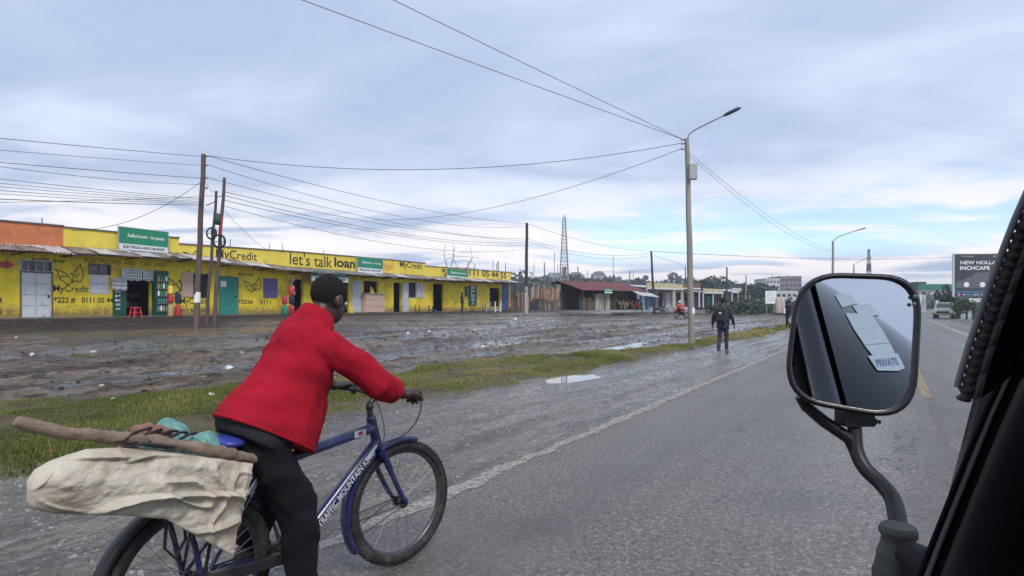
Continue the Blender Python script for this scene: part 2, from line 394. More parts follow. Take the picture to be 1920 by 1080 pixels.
def ground(s, n):
    """height and cover masks of the terrain sheet"""
    s = np.asarray(s, float); n = np.asarray(n, float)
    va, vb = vergeA(s), vergeB(s)
    z = base_h(s, n)
    far = sstep(70, 30, np.hypot(s, n))
    mud = sstep(vb+.25, vb-.5, n)
    shoulder = sstep(-2.6, -2.95, n)*sstep(va-.3, va+.1, n)
    grass = sstep(va+.18, va-.12, n)*sstep(vb-.2, vb+.2, n)
    rut = fbm(s*.10+.12*n, n*1.5, 21, 3)-.5
    rut2 = .5-np.abs(fbm(s*.16-.1*n, n*.9+3, 22, 3)-.5)*5
    lump = fbm(s*1.6, n*2.6, 23, 4)-.5
    churn = sstep(.42, .62, fbm(s*.12, n*.22, 24, 3))
    pad = sstep(2.0, 6.0, n-shop_n(s)+1.5*(fbm(s*.3, n*.3, 26, 3)-.5))
    zm = (rut*.20-np.clip(rut2, 0, 1)*.07+lump*(.05+.11*churn)+(fbm(s*5, n*6, 25, 3)-.5)*.06)*mud*(.25+.75*pad)*far
    z = z+zm
    for (n0, sl, am, ph, dp) in RUTS:
        d = n-(n0+sl*(s-15)+am*np.sin(s*.13+ph)+.25*(vnoise(s*.5, s*0+ph, 27)-.5)); dp = dp*(.5+vnoise(s*.35, s*0+ph, 28))
        z = z+mud*far*pad*(-dp*np.exp(-(d/.17)**2)+dp*.75*np.exp(-((np.abs(d)-.36)/.15)**2)*(.4+1.2*vnoise(s*3, n*3, 29)))
        zm = zm-mud*far*pad*dp*1.1*np.exp(-(d/.17)**2)
    trk = np.exp(-((n+3.9+.2*np.sin(s*.25))/.22)**2)+np.exp(-((n+5.0+.25*np.sin(s*.21+1))/.25)**2)
    z = z+shoulder*(-.012-.02*sstep(-3.1, -3.8, n)+far*((fbm(s*1.1, n*2.6, 31, 4)-.5)*.05+(fbm(s*4, n*5, 33, 3)-.5)*.022-.022*trk))
    z = z+grass*(.04+.16*(fbm(s*.8, n*1.1, 41, 4)-.4)*far)
    z = np.where(n > -2.75, -.05, z)
    z = np.where(n > 3.6, -.05-.1*sstep(3.6, 5, n)+sstep(8, 40, n)*.1, z)
    level = base_h(s, n)
    wet = sstep(.010, -.010, zm+.052-.02*sstep(.3, .8, fbm(s*.07, n*.12, 51, 2)))*mud*pad*far
    wl = level-.048
    z = np.where((wet > .5) & (z < wl), wl, z)
    for (ps, pn, a, b, lv) in PUD:
        if lv is None: lv = float(base_h(np.array([ps]), np.array([pn]))[0])-.06
        q = np.hypot((s-ps)/a, (n-pn)/b)+.55*(vnoise(s*1.7, n*2.2, 61)-.5)+.25*(vnoise(s*5, n*6, 62)-.5)
        k = sstep(3.2, 1.9, q); z = z*(1-k)+(lv-.05+.06*np.clip(q-.6, 0, 1.3)+.012*(fbm(s*3, n*4, 63, 3)-.5))*k
        wet = wet*(1-k)
    # apron in front of the shops is trampled and nearly level
    return z, grass, shoulder, wet, mud*(1-pad)
def gz(x, y):
    s, n = to_sn(x, y); return float(ground(np.array([s]), np.array([n]))[0][0])
def axis(parts):
    out = [parts[0][0]]
    for a, b, d0, d1 in parts:
        x, d = a, d0
        while x < b-1e-6:
            t = (x-a)/(b-a); d = d0*(d1/d0)**t; x = min(b, x+d); out.append(x)
    return np.array(out)
sa = axis([(-60, -4, 6, 1.), (-4, 2, .5, .12), (2, 24, .06, .12), (24, 70, .12, .5), (70, 300, .6, 14), (300, 3000, 20, 300)])
na = np.concatenate([axis([(-2500, -200, 300, 30), (-200, -40, 20, 1), (-40, -24, .4, .15), (-24, -2.4, .13, .055)]), axis([(-2.4+.2, 3.6, .8, .8), (3.6, 30, .3, 2), (30, 2500, 4, 300)])])
SS, NN = np.meshgrid(sa, na, indexing='ij')
ZZ, GR, SH, WE, AP = ground(SS, NN)
X = SS*D2[0]+NN*N2[0]; Y = SS*D2[1]+NN*N2[1]
ni, nj = SS.shape
idx = np.arange(ni*nj).reshape(ni, nj)
quads = np.stack([idx[:-1, :-1], idx[1:, :-1], idx[1:, 1:], idx[:-1, 1:]], -1).reshape(-1, 4)
me = bpy.data.meshes.new('ground')
me.vertices.add(ni*nj); me.vertices.foreach_set('co', np.stack([X, Y, ZZ], -1).reshape(-1))
me.loops.add(len(quads)*4); me.loops.foreach_set('vertex_index', quads.reshape(-1))
me.polygons.add(len(quads)); me.polygons.foreach_set('loop_start', np.arange(len(quads))*4); me.polygons.foreach_set('loop_total', np.full(len(quads), 4))
me.polygons.foreach_set('use_smooth', np.ones(len(quads), bool)); me.update(calc_edges=True)
bmn = me.polygons[0].normal.z
if bmn < 0: me.flip_normals()
for nm, arr in (('grass', GR), ('shoulder', SH), ('wet', WE), ('apron', AP)):
    a = me.attributes.new(nm, 'FLOAT', 'POINT'); a.data.foreach_set('value', arr.reshape(-1).astype(np.float32))
def ground_material():
    m = bpy.data.materials.new('ground'); m.use_nodes = True; t = m.node_tree; N, L = t.nodes, t.links
    p = N['Principled BSDF']; tcn = N.new('ShaderNodeTexCoord')
    rot = N.new('ShaderNodeMapping'); rot.inputs[2].default_value = (0, 0, -math.atan2(D2[1], D2[0])); L.new(tcn.outputs['Object'], rot.inputs[0])
    st = N.new('ShaderNodeMapping'); st.inputs[3].default_value = (.25, 1, 1); L.new(rot.outputs[0], st.inputs[0])
    st2 = N.new('ShaderNodeMapping'); st2.inputs[3].default_value = (.5, 1, 1); L.new(rot.outputs[0], st2.inputs[0])
    def noise(sc, det=6, r=.6, v=rot):
        n = N.new('ShaderNodeTexNoise'); n.inputs['Scale'].default_value = sc; n.inputs['Detail'].default_value = det; n.inputs['Roughness'].default_value = r; L.new(v.outputs[0], n.inputs['Vector']); return n.outputs[0]
    def attr(a): n = N.new('ShaderNodeAttribute'); n.attribute_name = a; return n.outputs['Fac']
    def mixc(f, a, b):
        n = N.new('ShaderNodeMix'); n.data_type = 'RGBA'
        if isinstance(f, (int, float)): n.inputs[0].default_value = f
        else: L.new(f, n.inputs[0])
        for i, v in ((6, a), (7, b)):
            if isinstance(v, tuple): n.inputs[i].default_value = (*v, 1)
            else: L.new(v, n.inputs[i])
        return n.outputs[2]
    def mixf(f, a, b):
        n = N.new('ShaderNodeMix'); n.data_type = 'FLOAT'; L.new(f, n.inputs[0])
        for i, v in ((2, a), (3, b)):
            if isinstance(v, (int, float)): n.inputs[i].default_value = v
            else: L.new(v, n.inputs[i])
        return n.outputs[0]
    def mr(v, a, b, c=0., d=1.):
        n = N.new('ShaderNodeMapRange'); n.interpolation_type = 'SMOOTHSTEP'; L.new(v, n.inputs[0])
        for i, q in enumerate((a, b, c, d)): n.inputs[i+1].default_value = q
        return n.outputs[0]
    def mul(a, b):
        n = N.new('ShaderNodeMath'); n.operation = 'MULTIPLY'; L.new(a, n.inputs[0])
        if isinstance(b, (int, float)): n.inputs[1].default_value = b
        else: L.new(b, n.inputs[1])
        return n.outputs[0]
    st3 = N.new('ShaderNodeMapping'); st3.inputs[3].default_value = (.07, 1, 1); L.new(rot.outputs[0], st3.inputs[0])
    g, sh, we, ap = attr('grass'), attr('shoulder'), attr('wet'), attr('apron')
    n1, n2, n3 = noise(.9, 8, .65, st), noise(7, 8, .7, st), noise(45, 4)
    mud = mixc(mr(n1, .38, .62), (.060, .039, .026), (.205, .145, .100)); mud = mixc(mul(mr(noise(1.6, 7, .65, st3), .50, .58), .7), mud, (.040, .028, .020)); mud = mixc(mul(mr(noise(2.3, 7, .65, st3), .54, .62), .5), mud, (.21, .172, .14))
    mud = mixc(mr(n2, .50, .60), mud, (.034, .026, .021)); mud = mixc(mul(mr(noise(14, 6, .7, st), .54, .62), .8), mud, (.030, .023, .019)); mud = mixc(mul(mr(noise(19, 5, .7, st), .57, .66), .6), mud, (.25, .20, .155))
    mud = mixc(mul(mr(noise(1.7, 6, .6), .56, .7), .6), mud, (.18, .148, .124))
    mud = mixc(mul(mr(noise(.35, 4, .5, st), .5, .62), .35), mud, (.10, .105, .045))
    mud = mixc(ap, mud, mixc(mr(n2, .4, .7), (.020, .015, .012), (.075, .060, .048)))
    shc = mixc(mr(noise(1.3, 8, .65, st), .38, .62), (.064, .047, .035), (.180, .146, .116)); shc = mixc(mul(mr(noise(1.9, 7, .65, st3), .52, .60), .6), shc, (.045, .036, .029))
    shc = mixc(mul(mr(n2, .50, .58), .75), shc, (.042, .035, .030)); shc = mixc(mul(mr(noise(17, 6, .7, st2), .53, .60), .85), shc, (.035, .029, .026)); shc = mixc(mul(mr(noise(23, 6, .7, st2), .55, .64), .75), shc, (.27, .245, .22))
    shc = mixc(mul(mr(noise(75, 3), .45, .7), .5), shc, (.25, .24, .23))
    shc = mixc(mul(mr(noise(.5, 5, .6, st), .55, .68), .5), shc, (.12, .088, .070))
    grc = mixc(mr(noise(2.5, 6), .35, .65), (.060, .050, .025), (.115, .092, .052))
    c = mixc(sh, mud, shc); c = mixc(g, c, grc)
    c = mixc(mul(we, .75), c, (.055, .050, .047))
    L.new(c, p.inputs['Base Color'])
    ro = mixf(sh, mr(noise(1.1, 7, .6, st3), .42, .60, .12, .66), mr(noise(1.5, 7, .65, st3), .44, .62, .08, .55))
    ro = mixf(ap, ro, .7)
    ro = mixf(g, ro, .9); ro = mixf(we, ro, .04); L.new(ro, p.inputs['Roughness'])
    b1 = N.new('ShaderNodeBump'); b1.inputs['Distance'].default_value = .05; L.new(n2, b1.inputs['Height'])
    b2 = N.new('ShaderNodeBump'); b2.inputs['Distance'].default_value = .010; L.new(n3, b2.inputs['Height']); L.new(b1.outputs[0], b2.inputs['Normal'])
    inv = mr(we, 0., 1., 1., 0.); L.new(mul(inv, .9), b1.inputs['Strength']); L.new(mul(inv, .8), b2.inputs['Strength'])
    L.new(mixf(sh, mixf(we, .30, .5), .6), p.inputs['Specular IOR Level'])
    L.new(b2.outputs[0], p.inputs['Normal'])
    return m
MT['ground'] = ground_material()
link('ground', me, 'ground', kind='structure')
# ---------------------------------------------------------------- road
def road_material():
    m = bpy.data.materials.new('asphalt'); m.use_nodes = True; t = m.node_tree; N, L = t.nodes, t.links
    p = N['Principled BSDF']; tcn = N.new('ShaderNodeTexCoord')
    rot = N.new('ShaderNodeMapping'); rot.inputs[2].default_value = (0, 0, -math.atan2(D2[1], D2[0])); L.new(tcn.outputs['Object'], rot.inputs[0])
    st = N.new('ShaderNodeMapping'); st.inputs[3].default_value = (.06, 1, 1); L.new(rot.outputs[0], st.inputs[0])
    def noise(sc, det=5, r=.6, v=rot):
        n = N.new('ShaderNodeTexNoise'); n.inputs['Scale'].default_value = sc; n.inputs['Detail'].default_value = det; n.inputs['Roughness'].default_value = r; L.new(v.outputs[0], n.inputs['Vector']); return n.outputs[0]
    def mixc(f, a, b, k=None):
        n = N.new('ShaderNodeMix'); n.data_type = 'RGBA'; L.new(f, n.inputs[0])
        for i, v in ((6, a), (7, b)):
            if isinstance(v, tuple): n.inputs[i].default_value = (*v, 1)
            else: L.new(v, n.inputs[i])
        return n.outputs[2]
    def mr(v, a, b, c=0., d=1.):
        n = N.new('ShaderNodeMapRange'); L.new(v, n.inputs[0])
        for i, q in enumerate((a, b, c, d)): n.inputs[i+1].default_value = q
        return n.outputs[0]
    vo = N.new('ShaderNodeTexVoronoi'); vo.inputs['Scale'].default_value = 85; L.new(rot.outputs[0], vo.inputs['Vector'])
    gr = noise(120, 3, .7)
    c = mixc(mr(gr, .32, .68), (.036, .031, .026), (.250, .218, .186))
    c = mixc(mr(noise(30, 4, .8), .51, .60, 0, .9), c, (.34, .315, .285)); c = mixc(mr(noise(24, 4, .8), .53, .62, 0, .8), c, (.036, .032, .028))
    c = mixc(mr(noise(.75, 7, .65, st), .42, .60, 0, .6), c, (.085, .078, .073)); c = mixc(mr(noise(.35, 3, .6), .55, .62, 0, .35), c, (.07, .065, .06)); vc = N.new('ShaderNodeTexVoronoi'); vc.feature = 'DISTANCE_TO_EDGE'; vc.inputs['Scale'].default_value = .55; dv = N.new('ShaderNodeMapping'); L.new(rot.outputs[0], dv.inputs[0]); nz = N.new('ShaderNodeTexNoise'); nz.inputs['Scale'].default_value = 2.5; nz.inputs['Detail'].default_value = 6; L.new(rot.outputs[0], nz.inputs['Vector']); va_ = N.new('ShaderNodeVectorMath'); va_.operation = 'MULTIPLY_ADD'; L.new(nz.outputs['Color'], va_.inputs[0]); va_.inputs[1].default_value = (.9, .9, .9); L.new(rot.outputs[0], va_.inputs[2]); L.new(va_.outputs[0], vc.inputs['Vector']); ck = N.new('ShaderNodeMath'); ck.operation = 'MULTIPLY'; L.new(mr(vc.outputs['Distance'], .004, .011, 1., 0.), ck.inputs[0]); L.new(mr(noise(.22, 3, .5), .52, .60, 0, .8), ck.inputs[1]); c = mixc(ck.outputs[0], c, (.022, .02, .018))
    c = mixc(mr(noise(.8, 6, .6), .5, .75, 0, .35), c, (.19, .18, .17))
    L.new(c, p.inputs['Base Color'])
    L.new(mr(noise(.5, 5, .6, st), .35, .65, .30, .58), p.inputs['Roughness'])
    b = N.new('ShaderNodeBump'); b.inputs['Strength'].default_value = .75; b.inputs['Distance'].default_value = .008; L.new(vo.outputs['Distance'], b.inputs['Height'])
    b2 = N.new('ShaderNodeBump'); b2.inputs['Strength'].default_value = .5; b2.inputs['Distance'].default_value = .01; L.new(gr, b2.inputs['Height']); L.new(b.outputs[0], b2.inputs['Normal'])
    L.new(b2.outputs[0], p.inputs['Normal']); MT['asphalt'] = m
road_material()
rs_ = axis([(-40, 0, 4, .5), (0, 30, .10, .2), (30, 120, .4, 4), (120, 900, 10, 60)])
rag = lambda s, k: (.10*(float(fbm(np.array([s*1.1]), np.array([0.]), k, 3)[0])-.5)+.07*(float(vnoise(np.array([s*7.]), np.array([0.]), k+3)[0])-.5)) if s < 60 else 0.
mb = MB(); prof = []
for s in rs_:
    e = -2.98+rag(s, 71); r_ = 3.35+(6.6*float(sstep(14, 48, s)) if s < 70 else 6.6*float(sstep(150, 70, s)))
    prof.append([sn(s, e-.03, -.06), sn(s, e, -.012), sn(s, e+.04, 0), sn(s, 0, .01), sn(s, 3.2, 0), sn(s, r_, 0), sn(s, r_+.05, -.08)])
for i in range(len(prof)-1):
    for k in range(6): mb.add([prof[i][k], prof[i+1][k], prof[i+1][k+1], prof[i][k+1]], [(0, 1, 2, 3)], True)
me = mb.mesh('road'); bm = bmesh.new(); bm.from_mesh(me); bmesh.ops.remove_doubles(bm, verts=bm.verts, dist=1e-5); bmesh.ops.recalc_face_normals(bm, faces=bm.faces)
if bm.faces[0].normal.z < 0 and bm.faces[2].normal.z < 0: bmesh.ops.reverse_faces(bm, faces=bm.faces)
bm.to_mesh(me); bm.free()
road = link('road', me, 'asphalt', kind='structure')
def worn_paint(name, c, thr):
    m = mat(name, c, .6, var=.1, scale=20, dirt=(.16, .15, .145), dscale=16, damt=thr, bump=.5, bscale=110)
    t = m.node_tree; N, L = t.nodes, t.links; tc_ = N.new('ShaderNodeTexCoord'); a_ = N.new('ShaderNodeTexNoise'); a_.inputs['Scale'].default_value = 22; a_.inputs['Detail'].default_value = 8; a_.inputs['Roughness'].default_value = .75; L.new(tc_.outputs['Object'], a_.inputs['Vector'])
    r_ = N.new('ShaderNodeMapRange'); r_.inputs[1].default_value = .30+.12*thr; r_.inputs[2].default_value = .55+.14*thr; r_.inputs[4].default_value = .85; L.new(a_.outputs[0], r_.inputs[0]); L.new(r_.outputs[0], N['Principled BSDF'].inputs['Alpha'])
    return m
worn_paint('worn_white', (.50, .45, .40), .45); worn_paint('worn_yellow', (.58, .44, .20), .55); worn_paint('worn_white_far', (.62, .62, .62), .3)
def marking(name, s0, s1, n0, w, m, ragged=.0, ds=.08, zz=.006, seed=80):
    mb = MB(); S = np.arange(s0, s1+ds, ds)
    zf = lambda n: zz+.01*(1-abs(n)/3.2)
    a = [n0-w/2+ragged*(vnoise(S*9, S*0, seed)-.5)+ragged*.7*(vnoise(S*2.1, S*0, seed+1)-.5), n0+w/2+ragged*(vnoise(S*9, S*0, seed+2)-.5)+ragged*.9*(vnoise(S*2.1, S*0, seed+3)-.5)]
    for i in range(len(S)-1):
        q = [sn(S[i], a[0][i], zf(a[0][i])), sn(S[i+1], a[0][i+1], zf(a[0][i+1])), sn(S[i+1], a[1][i+1], zf(a[1][i+1])), sn(S[i], a[1][i], zf(a[1][i]))]
        mb.add(q, [(3, 2, 1, 0)])
    o = mb.build(name, m, road, fix=False); return o
marking('edge_line', -2, 45, -2.86, .12, 'worn_white', .07); marking('edge_line', 45, 300, -2.83, .12, 'worn_white', 0, 4)
for k, s0 in enumerate((11.2, 23.2, 35.2, 47.2, 59.2)): marking('centre_dash', s0, s0+5.2, .48, .13, 'worn_yellow', .02)
worn_paint('seam', (.24, .22, .20), .9); marking('centre_seam', -2, 60, .5, .10, 'seam', .05, .1, .0045, 95)
marking('edge_line', 12, 200, 3.1, .12, 'worn_white_far', .02, .5)
marking('edge_line', 48, 200, 6.6, .12, 'worn_white_far', 0, 2)
# ---------------------------------------------------------------- puddles
def water_material(name, c, r=.02):
    m = mat(name, c, r, var=.12, scale=3, spec=.6); return m
water_material('water_pale', (.20, .19, .19)); water_material('water_brown', (.30, .225, .12), .06)
def puddle(label, k, m):
    ps, pn, a, b, lv = PUD[k]
    if lv is None: lv = float(base_h(np.array([ps]), np.array([pn]))[0])-.06
    mb = MB(); n = 64; ctr = sn(ps, pn, lv)
    pts = [sn(ps+a*1.75*math.cos(2*math.pi*i/n), pn+b*1.75*math.sin(2*math.pi*i/n), lv) for i in range(n)]
    o = mb.add([p-ctr for p in pts], [tuple(range(n))]).build('puddle', m, kind='structure', loc=ctr)
    if o.data.polygons[0].normal.z < 0: o.data.flip_normals()
    o['label'] = label
puddle('pale puddle on the wet road shoulder beside the grass verge', 0, 'water_pale')
puddle('brown puddle in the mud in front of the yellow shops', 1, 'water_brown')
# ---------------------------------------------------------------- grass, gravel
def grass_material():
    m = bpy.data.materials.new('grass_blade'); m.use_nodes = True; t = m.node_tree; N, L = t.nodes, t.links
    p = N['Principled BSDF']; a = N.new('ShaderNodeAttribute'); a.attribute_name = 'tint'
    cr = N.new('ShaderNodeValToRGB'); e = cr.color_ramp.elements; e[0].color = (.075, .10, .018, 1); e[1].color = (.40, .32, .16, 1)
    q = e.new(.45); q.color = (.175, .185, .045, 1); q = e.new(.75); q.color = (.27, .24, .085, 1)
    L.new(a.outputs['Fac'], cr.inputs[0]); L.new(cr.outputs[0], p.inputs['Base Color']); p.inputs['Roughness'].default_value = .65; p.inputs['Specular IOR Level'].default_value = .25
    MT['grass_blade'] = m
grass_material()
rng = np.random.default_rng(3)
def blades(name, s0, s1, count, hmin, hmax, wid, seed):
    r = np.random.default_rng(seed)
    s = s0+(s1-s0)*r.random(count)**1.3; va = vergeA(s); vb = vergeB(s); n = vb-.15+(va+.25-(vb-.15))*r.random(count)
    z, g, _, _, _ = ground(s, n)
    cl = fbm(s*1.3, n*1.3, 101, 3); keep = (g > .35) & (r.random(count) < sstep(.37, .52, cl)*.93+.07)
    s, n, z, cl = s[keep], n[keep], z[keep], cl[keep]; c = len(s)
    h = (hmin+(hmax-hmin)*r.random(c))*(.6+.9*sstep(.35, .65, fbm(s*.9, n*.9, 103, 2))); th = r.random(c)*2*np.pi; ln = r.normal(0, .5, c)*h
    w = wid*(.7+.6*r.random(c))
    x, y = s*D2[0]+n*N2[0], s*D2[1]+n*N2[1]
    cx, sx = np.cos(th), np.sin(th)
    v = np.empty((c, 3, 3)); v[:, 0] = np.stack([x-cx*w, y-sx*w, z-.005], -1); v[:, 1] = np.stack([x+cx*w, y+sx*w, z-.005], -1)
    v[:, 2] = np.stack([x-sx*ln, y+cx*ln, z+h], -1)
    me = bpy.data.meshes.new(name); me.vertices.add(c*3); me.vertices.foreach_set('co', v.reshape(-1))
    me.loops.add(c*3); me.loops.foreach_set('vertex_index', np.arange(c*3)); me.polygons.add(c)
    me.polygons.foreach_set('loop_start', np.arange(c)*3); me.polygons.foreach_set('loop_total', np.full(c, 3)); me.update(calc_edges=True)
    ti = np.clip(.46+1.1*(fbm(s*.7, n*.7, 105, 3)-.5)+.30*(r.random(c)-.5)+.005*(s-8)-.22*sstep(10, 4, s), 0, 1)
    a = me.attributes.new('tint', 'FLOAT', 'POINT'); a.data.foreach_set('value', np.repeat(ti, 3).astype(np.float32)); return me
g = link('grass', blades('grass', 1.2, 34, 400000, .014, .042, .0055, 1), 'grass_blade', kind='stuff'); tag(g, 'short patchy green and yellowing grass on the roadside verge', 'grass')
g = link('grass', blades('grass', 28, 110, 60000, .04, .10, .022, 2), 'grass_blade', kind='stuff'); tag(g, 'thin far strip of yellowish grass beside the shoulder behind the lamp post', 'grass')
def stones(name, count, s0, s1, n0f, n1f, r0, r1, m, seed, label):
    r = np.random.default_rng(seed); V, F = [], []
    s = s0+(s1-s0)*r.random(count)**1.5; n = n0f(s)+(n1f(s)-n0f(s))*r.random(count); z = ground(s, n)[0]
    for i in range(count):
        if any(math.hypot((s[i]-p_[0])/p_[2], (n[i]-p_[1])/p_[3]) < 1.7 for p_ in PUD): continue
        c = sn(s[i], n[i], z[i]); q = r0+(r1-r0)*r.random()**3; o = len(V); a = r.random()*6.28
        for k in range(5): V.append((c.x+q*math.cos(a+k*1.2566)*(.6+.6*r.random()), c.y+q*math.sin(a+k*1.2566)*(.6+.6*r.random()), c.z-.2*q+q*.3*r.random()))
        V.append((c.x, c.y, c.z+q*(.4+.4*r.random())))
        F += [(o+k, o+(k+1) % 5, o+5) for k in range(5)]
    me = bpy.data.meshes.new(name); me.from_pydata(V, [], F); me.update()
    o = link(name, me, m, kind='stuff'); tag(o, label, 'gravel'); return o
mat('stone', (.20, .185, .175), .5, var=.5, scale=3); mat('mud_clod', (.055, .044, .038), .5, var=.4, scale=3)
stones('gravel', 14000, 1.5, 40, lambda s: vergeA(s)-.2, lambda s: -2.9+0*s, .004, .024, 'stone', 11, 'loose gravel scattered over the wet road shoulder')
stones('mud_clods', 9000, 2, 60, lambda s: shop_n(s)+1, lambda s: vergeB(s)+.3, .015, .075, 'mud_clod', 12, 'clods and small stones strewn over the rutted mud')
# ---------------------------------------------------------------- litter
def scrap(px, py, m, label, size=.12, z=0.1, group=None, seed=0):
    for _ in range(4):
        Yd = (EYE-z)*FPX/(py-HOR); x = (px-960)/FPX*Yd; z = gz(x, Yd)
    r = random.Random(seed); mb = MB(); n = 7
    b = [(math.cos(6.283*k/n)*size*r.uniform(.5, 1), math.sin(6.283*k/n)*size*r.uniform(.4, .8), r.uniform(-.01, .02)) for k in range(n)]
    u = [(x_*.6, y_*.6, size*r.uniform(.25, .6)) for x_, y_, _ in b]
    mb.rings([b, u], True, False)
    o = mb.build('litter', m, loc=(x, Yd, z)); tag(o, label, 'litter', group)
scrap(97, 848, 'litter_red', 'small bright red plastic scrap lying on the grass verge', .055, seed=1)
for k, (x, y, s_) in enumerate([(190, 738, .06), (212, 748, .05), (285, 735, .05), (45, 742, .04), (395, 742, .07), (60, 615, .08), (176, 612, .10), (30, 607, .08), (700, 660, .07), (560, 607, .1), (765, 605, .12), (805, 606, .1), (455, 612, .12), (430, 618, .12), (905, 650, .1), (1010, 640, .1), (300, 750, .04)]):
    scrap(x, y, 'litter_white' if k % 3 else 'timber_pale', 'scrap of pale litter lying on the muddy ground or verge', s_, group='pale litter', seed=20+k)
scrap(966, 600, 'litter_white', 'large white lump of rubbish on the mud below the pole', .22, 0.5, seed=4)
scrap(810, 604, 'litter_red', 'orange red scrap on the mud before the white table', .12, 0.5, seed=5)
scrap(940, 598, 'pale_red', 'pinkish scrap on the mud left of the white lump', .15, 0.5, seed=6)
# ---------------------------------------------------------------- the yellow row of shops
SROT = math.atan2(SD.y, SD.x)
def ST(px, py=None):
    """photo pixel -> distance along the shop row and height on its front plane"""
    u = (px-960)/FPX; t = (u*S0.y-S0.x)/(SD.x-SD.y*u)
    if py is None: return t
    return t, EYE+(HOR-py)/FPX*(S0.y+SD.y*t)
class Unit:
    def __init__(s, name, label, x0, x1):
        s.t0, s.t1 = ST(x0), ST(x1); p = S0+SD*s.t0
        s.zb = float(base_h(*[np.array([q]) for q in to_sn(p.x, p.y)])[0])-.02
        s.root = thing(name, label, 'shop', (p.x, p.y, s.zb), SROT); s.w = s.t1-s.t0
    def L(s, px, py): t, z = ST(px, py); return t-s.t0, z-s.zb
    def rect(s, xa, xb, ya, yb):
        """pixel box -> local x0,x1,z0,z1"""
        xm = (xa+xb)/2; a, b = ST(xa)-s.t0, ST(xb)-s.t0
        return a, b, s.L(xm, yb)[1], s.L(xm, ya)[1]
def holed_wall(mb, w, z0, z1, ops, th=.2):
    xs = sorted({0., w}|{min(max(q, 0), w) for o in ops for q in o[:2]}); zs = sorted({z0, z1}|{min(max(q, z0), z1) for o in ops for q in o[2:]})
    inside = lambda x, z: any(o[0] < x < o[1] and o[2] < z < o[3] for o in ops)
    cell = {}
    for i in range(len(xs)-1):
        for j in range(len(zs)-1):
            cell[i, j] = not inside((xs[i]+xs[i+1])/2, (zs[j]+zs[j+1])/2)
    for (i, j), on in cell.items():
        if not on: continue
        a, b, c, d = xs[i], xs[i+1], zs[j], zs[j+1]
        mb.add([(a,0,c),(b,0,c),(b,0,d),(a,0,d)], [(0,1,2,3)]); mb.add([(a,th,c),(b,th,c),(b,th,d),(a,th,d)], [(3,2,1,0)])
        for (di, dj, q) in ((-1,0,[(a,0,c),(a,0,d),(a,th,d),(a,th,c)]), (1,0,[(b,0,c),(b,th,c),(b,th,d),(b,0,d)]), (0,-1,[(a,0,c),(a,th,c),(b,th,c),(b,0,c)]), (0,1,[(a,0,d),(b,0,d),(b,th,d),(a,th,d)])):
            if not cell.get((i+di, j+dj), False): mb.add(q, [(0,1,2,3)])
sheet_cache = {}
def sheet_mesh(w, ln, drop, waves, seed):
    r = random.Random(seed); n = waves*4; rows = []
    for k in range(4):
        v = k/3; row = []
        for i in range(n+1):
            x = w*i/n; row.append((x, -ln*v, -drop*v+.018*math.sin(2*math.pi*i/4)+.012*math.sin(v*5+seed)+(r.uniform(-.03, .01) if k == 3 and i % 6 == 0 else 0)))
        rows.append(row)
    mb = MB()
    for k in range(3):
        for i in range(n): mb.add([rows[k][i], rows[k][i+1], rows[k+1][i+1], rows[k+1][i]], [(0,1,2,3)], True)
    return mb.mesh('roof_sheet')
for k in range(6): sheet_cache[k] = sheet_mesh(1.0, 1.0, .30, 7, k)
def awning(u, pb0, pb1, out=1.0, mats=('tin_rust', 'tin_rust', 'tin_pale'), seed=0, pw=.85):
    r = random.Random(seed); x = .0; k = 0
    while x < u.w-.05:
        w = min(pw, u.w-x); z = pb0+(pb1-pb0)*(x+w/2)/u.w
        o = bpy.data.objects.new('roof_sheet', sheet_cache[r.randrange(6)].copy()); COL.objects.link(o); o.parent = u.root
        o.data.materials.append(MT[r.choice(mats)]); o.location = (x, -.02, z-.03+(.012 if k % 2 else 0)); o.scale = (w*1.03, out*r.uniform(.92, 1.10), r.uniform(.85, 1.15))
        o.rotation_euler = (0, 0, r.uniform(-.02, .02)); x += w; k += 1
    mb = MB(); zf = lambda x: pb0+(pb1-pb0)*x/u.w-.30
    mb.tube([(0, -out*.93, zf(0)-.03), (u.w, -out*.93, zf(u.w)-.03)], .035, 5); mb.build('eave_rail', 'timber_dark', u.root)
    n = max(2, int(u.w/1.8)); 
    for i in range(n+1):
        xx = .05+(u.w-.1)*i/n
        mb = MB().tube([(xx, 0, zf(xx)-.12), (xx, -out*.9, zf(xx)-.05)], .03, 5); mb.build('bracket', 'timber_dark', u.root)
BUT = [[(-.5,.22),(-.42,.20),(-.30,.17),(-.18,.10),(-.08,0),(-.03,-.10),(.02,-.20)], [(-.42,.20),(-.38,.08),(-.40,.02),(-.33,-.04),(-.34,-.10),(-.26,-.16),(-.20,-.20),(-.12,-.30),(-.06,-.22),(.02,-.20)],
       [(.02,-.20),(.04,.02),(.10,.20),(.18,.34),(.25,.44),(.26,.30),(.32,.20),(.30,.12),(.34,.04),(.30,-.02),(.28,-.16),(.22,-.18),(.14,-.12),(.02,-.20)],
       [(-.30,-.02),(-.20,0),(-.12,-.02)], [(.10,-.02),(.18,.08),(.24,.10)], [(-.04,.06),(.0,.14)], [(.02,.06),(.0,.12)]]
def butterfly(u, xa, xb, ya, yb, m='black_paint', w=.035, y=-.004):
    a, b, c, d = u.rect(xa, xb, ya, yb); mb = MB()
    for st in BUT: ribbon(mb, [(a+(p[0]+.5)/.86*(b-a), c+(p[1]+.32)/.78*(d-c)) for p in st], w, y)
    mb.build('butterfly_emblem', m, u.root, fix=False)
def txt(u, s_, xa, xb, ya, yb, m='black_paint', bold=0., y=-.006, shear=0.):
    a, b, c, d = u.rect(xa, xb, ya, yb); return letters(s_, a, b, c, d, m, u.root, y, bold, shear=shear)
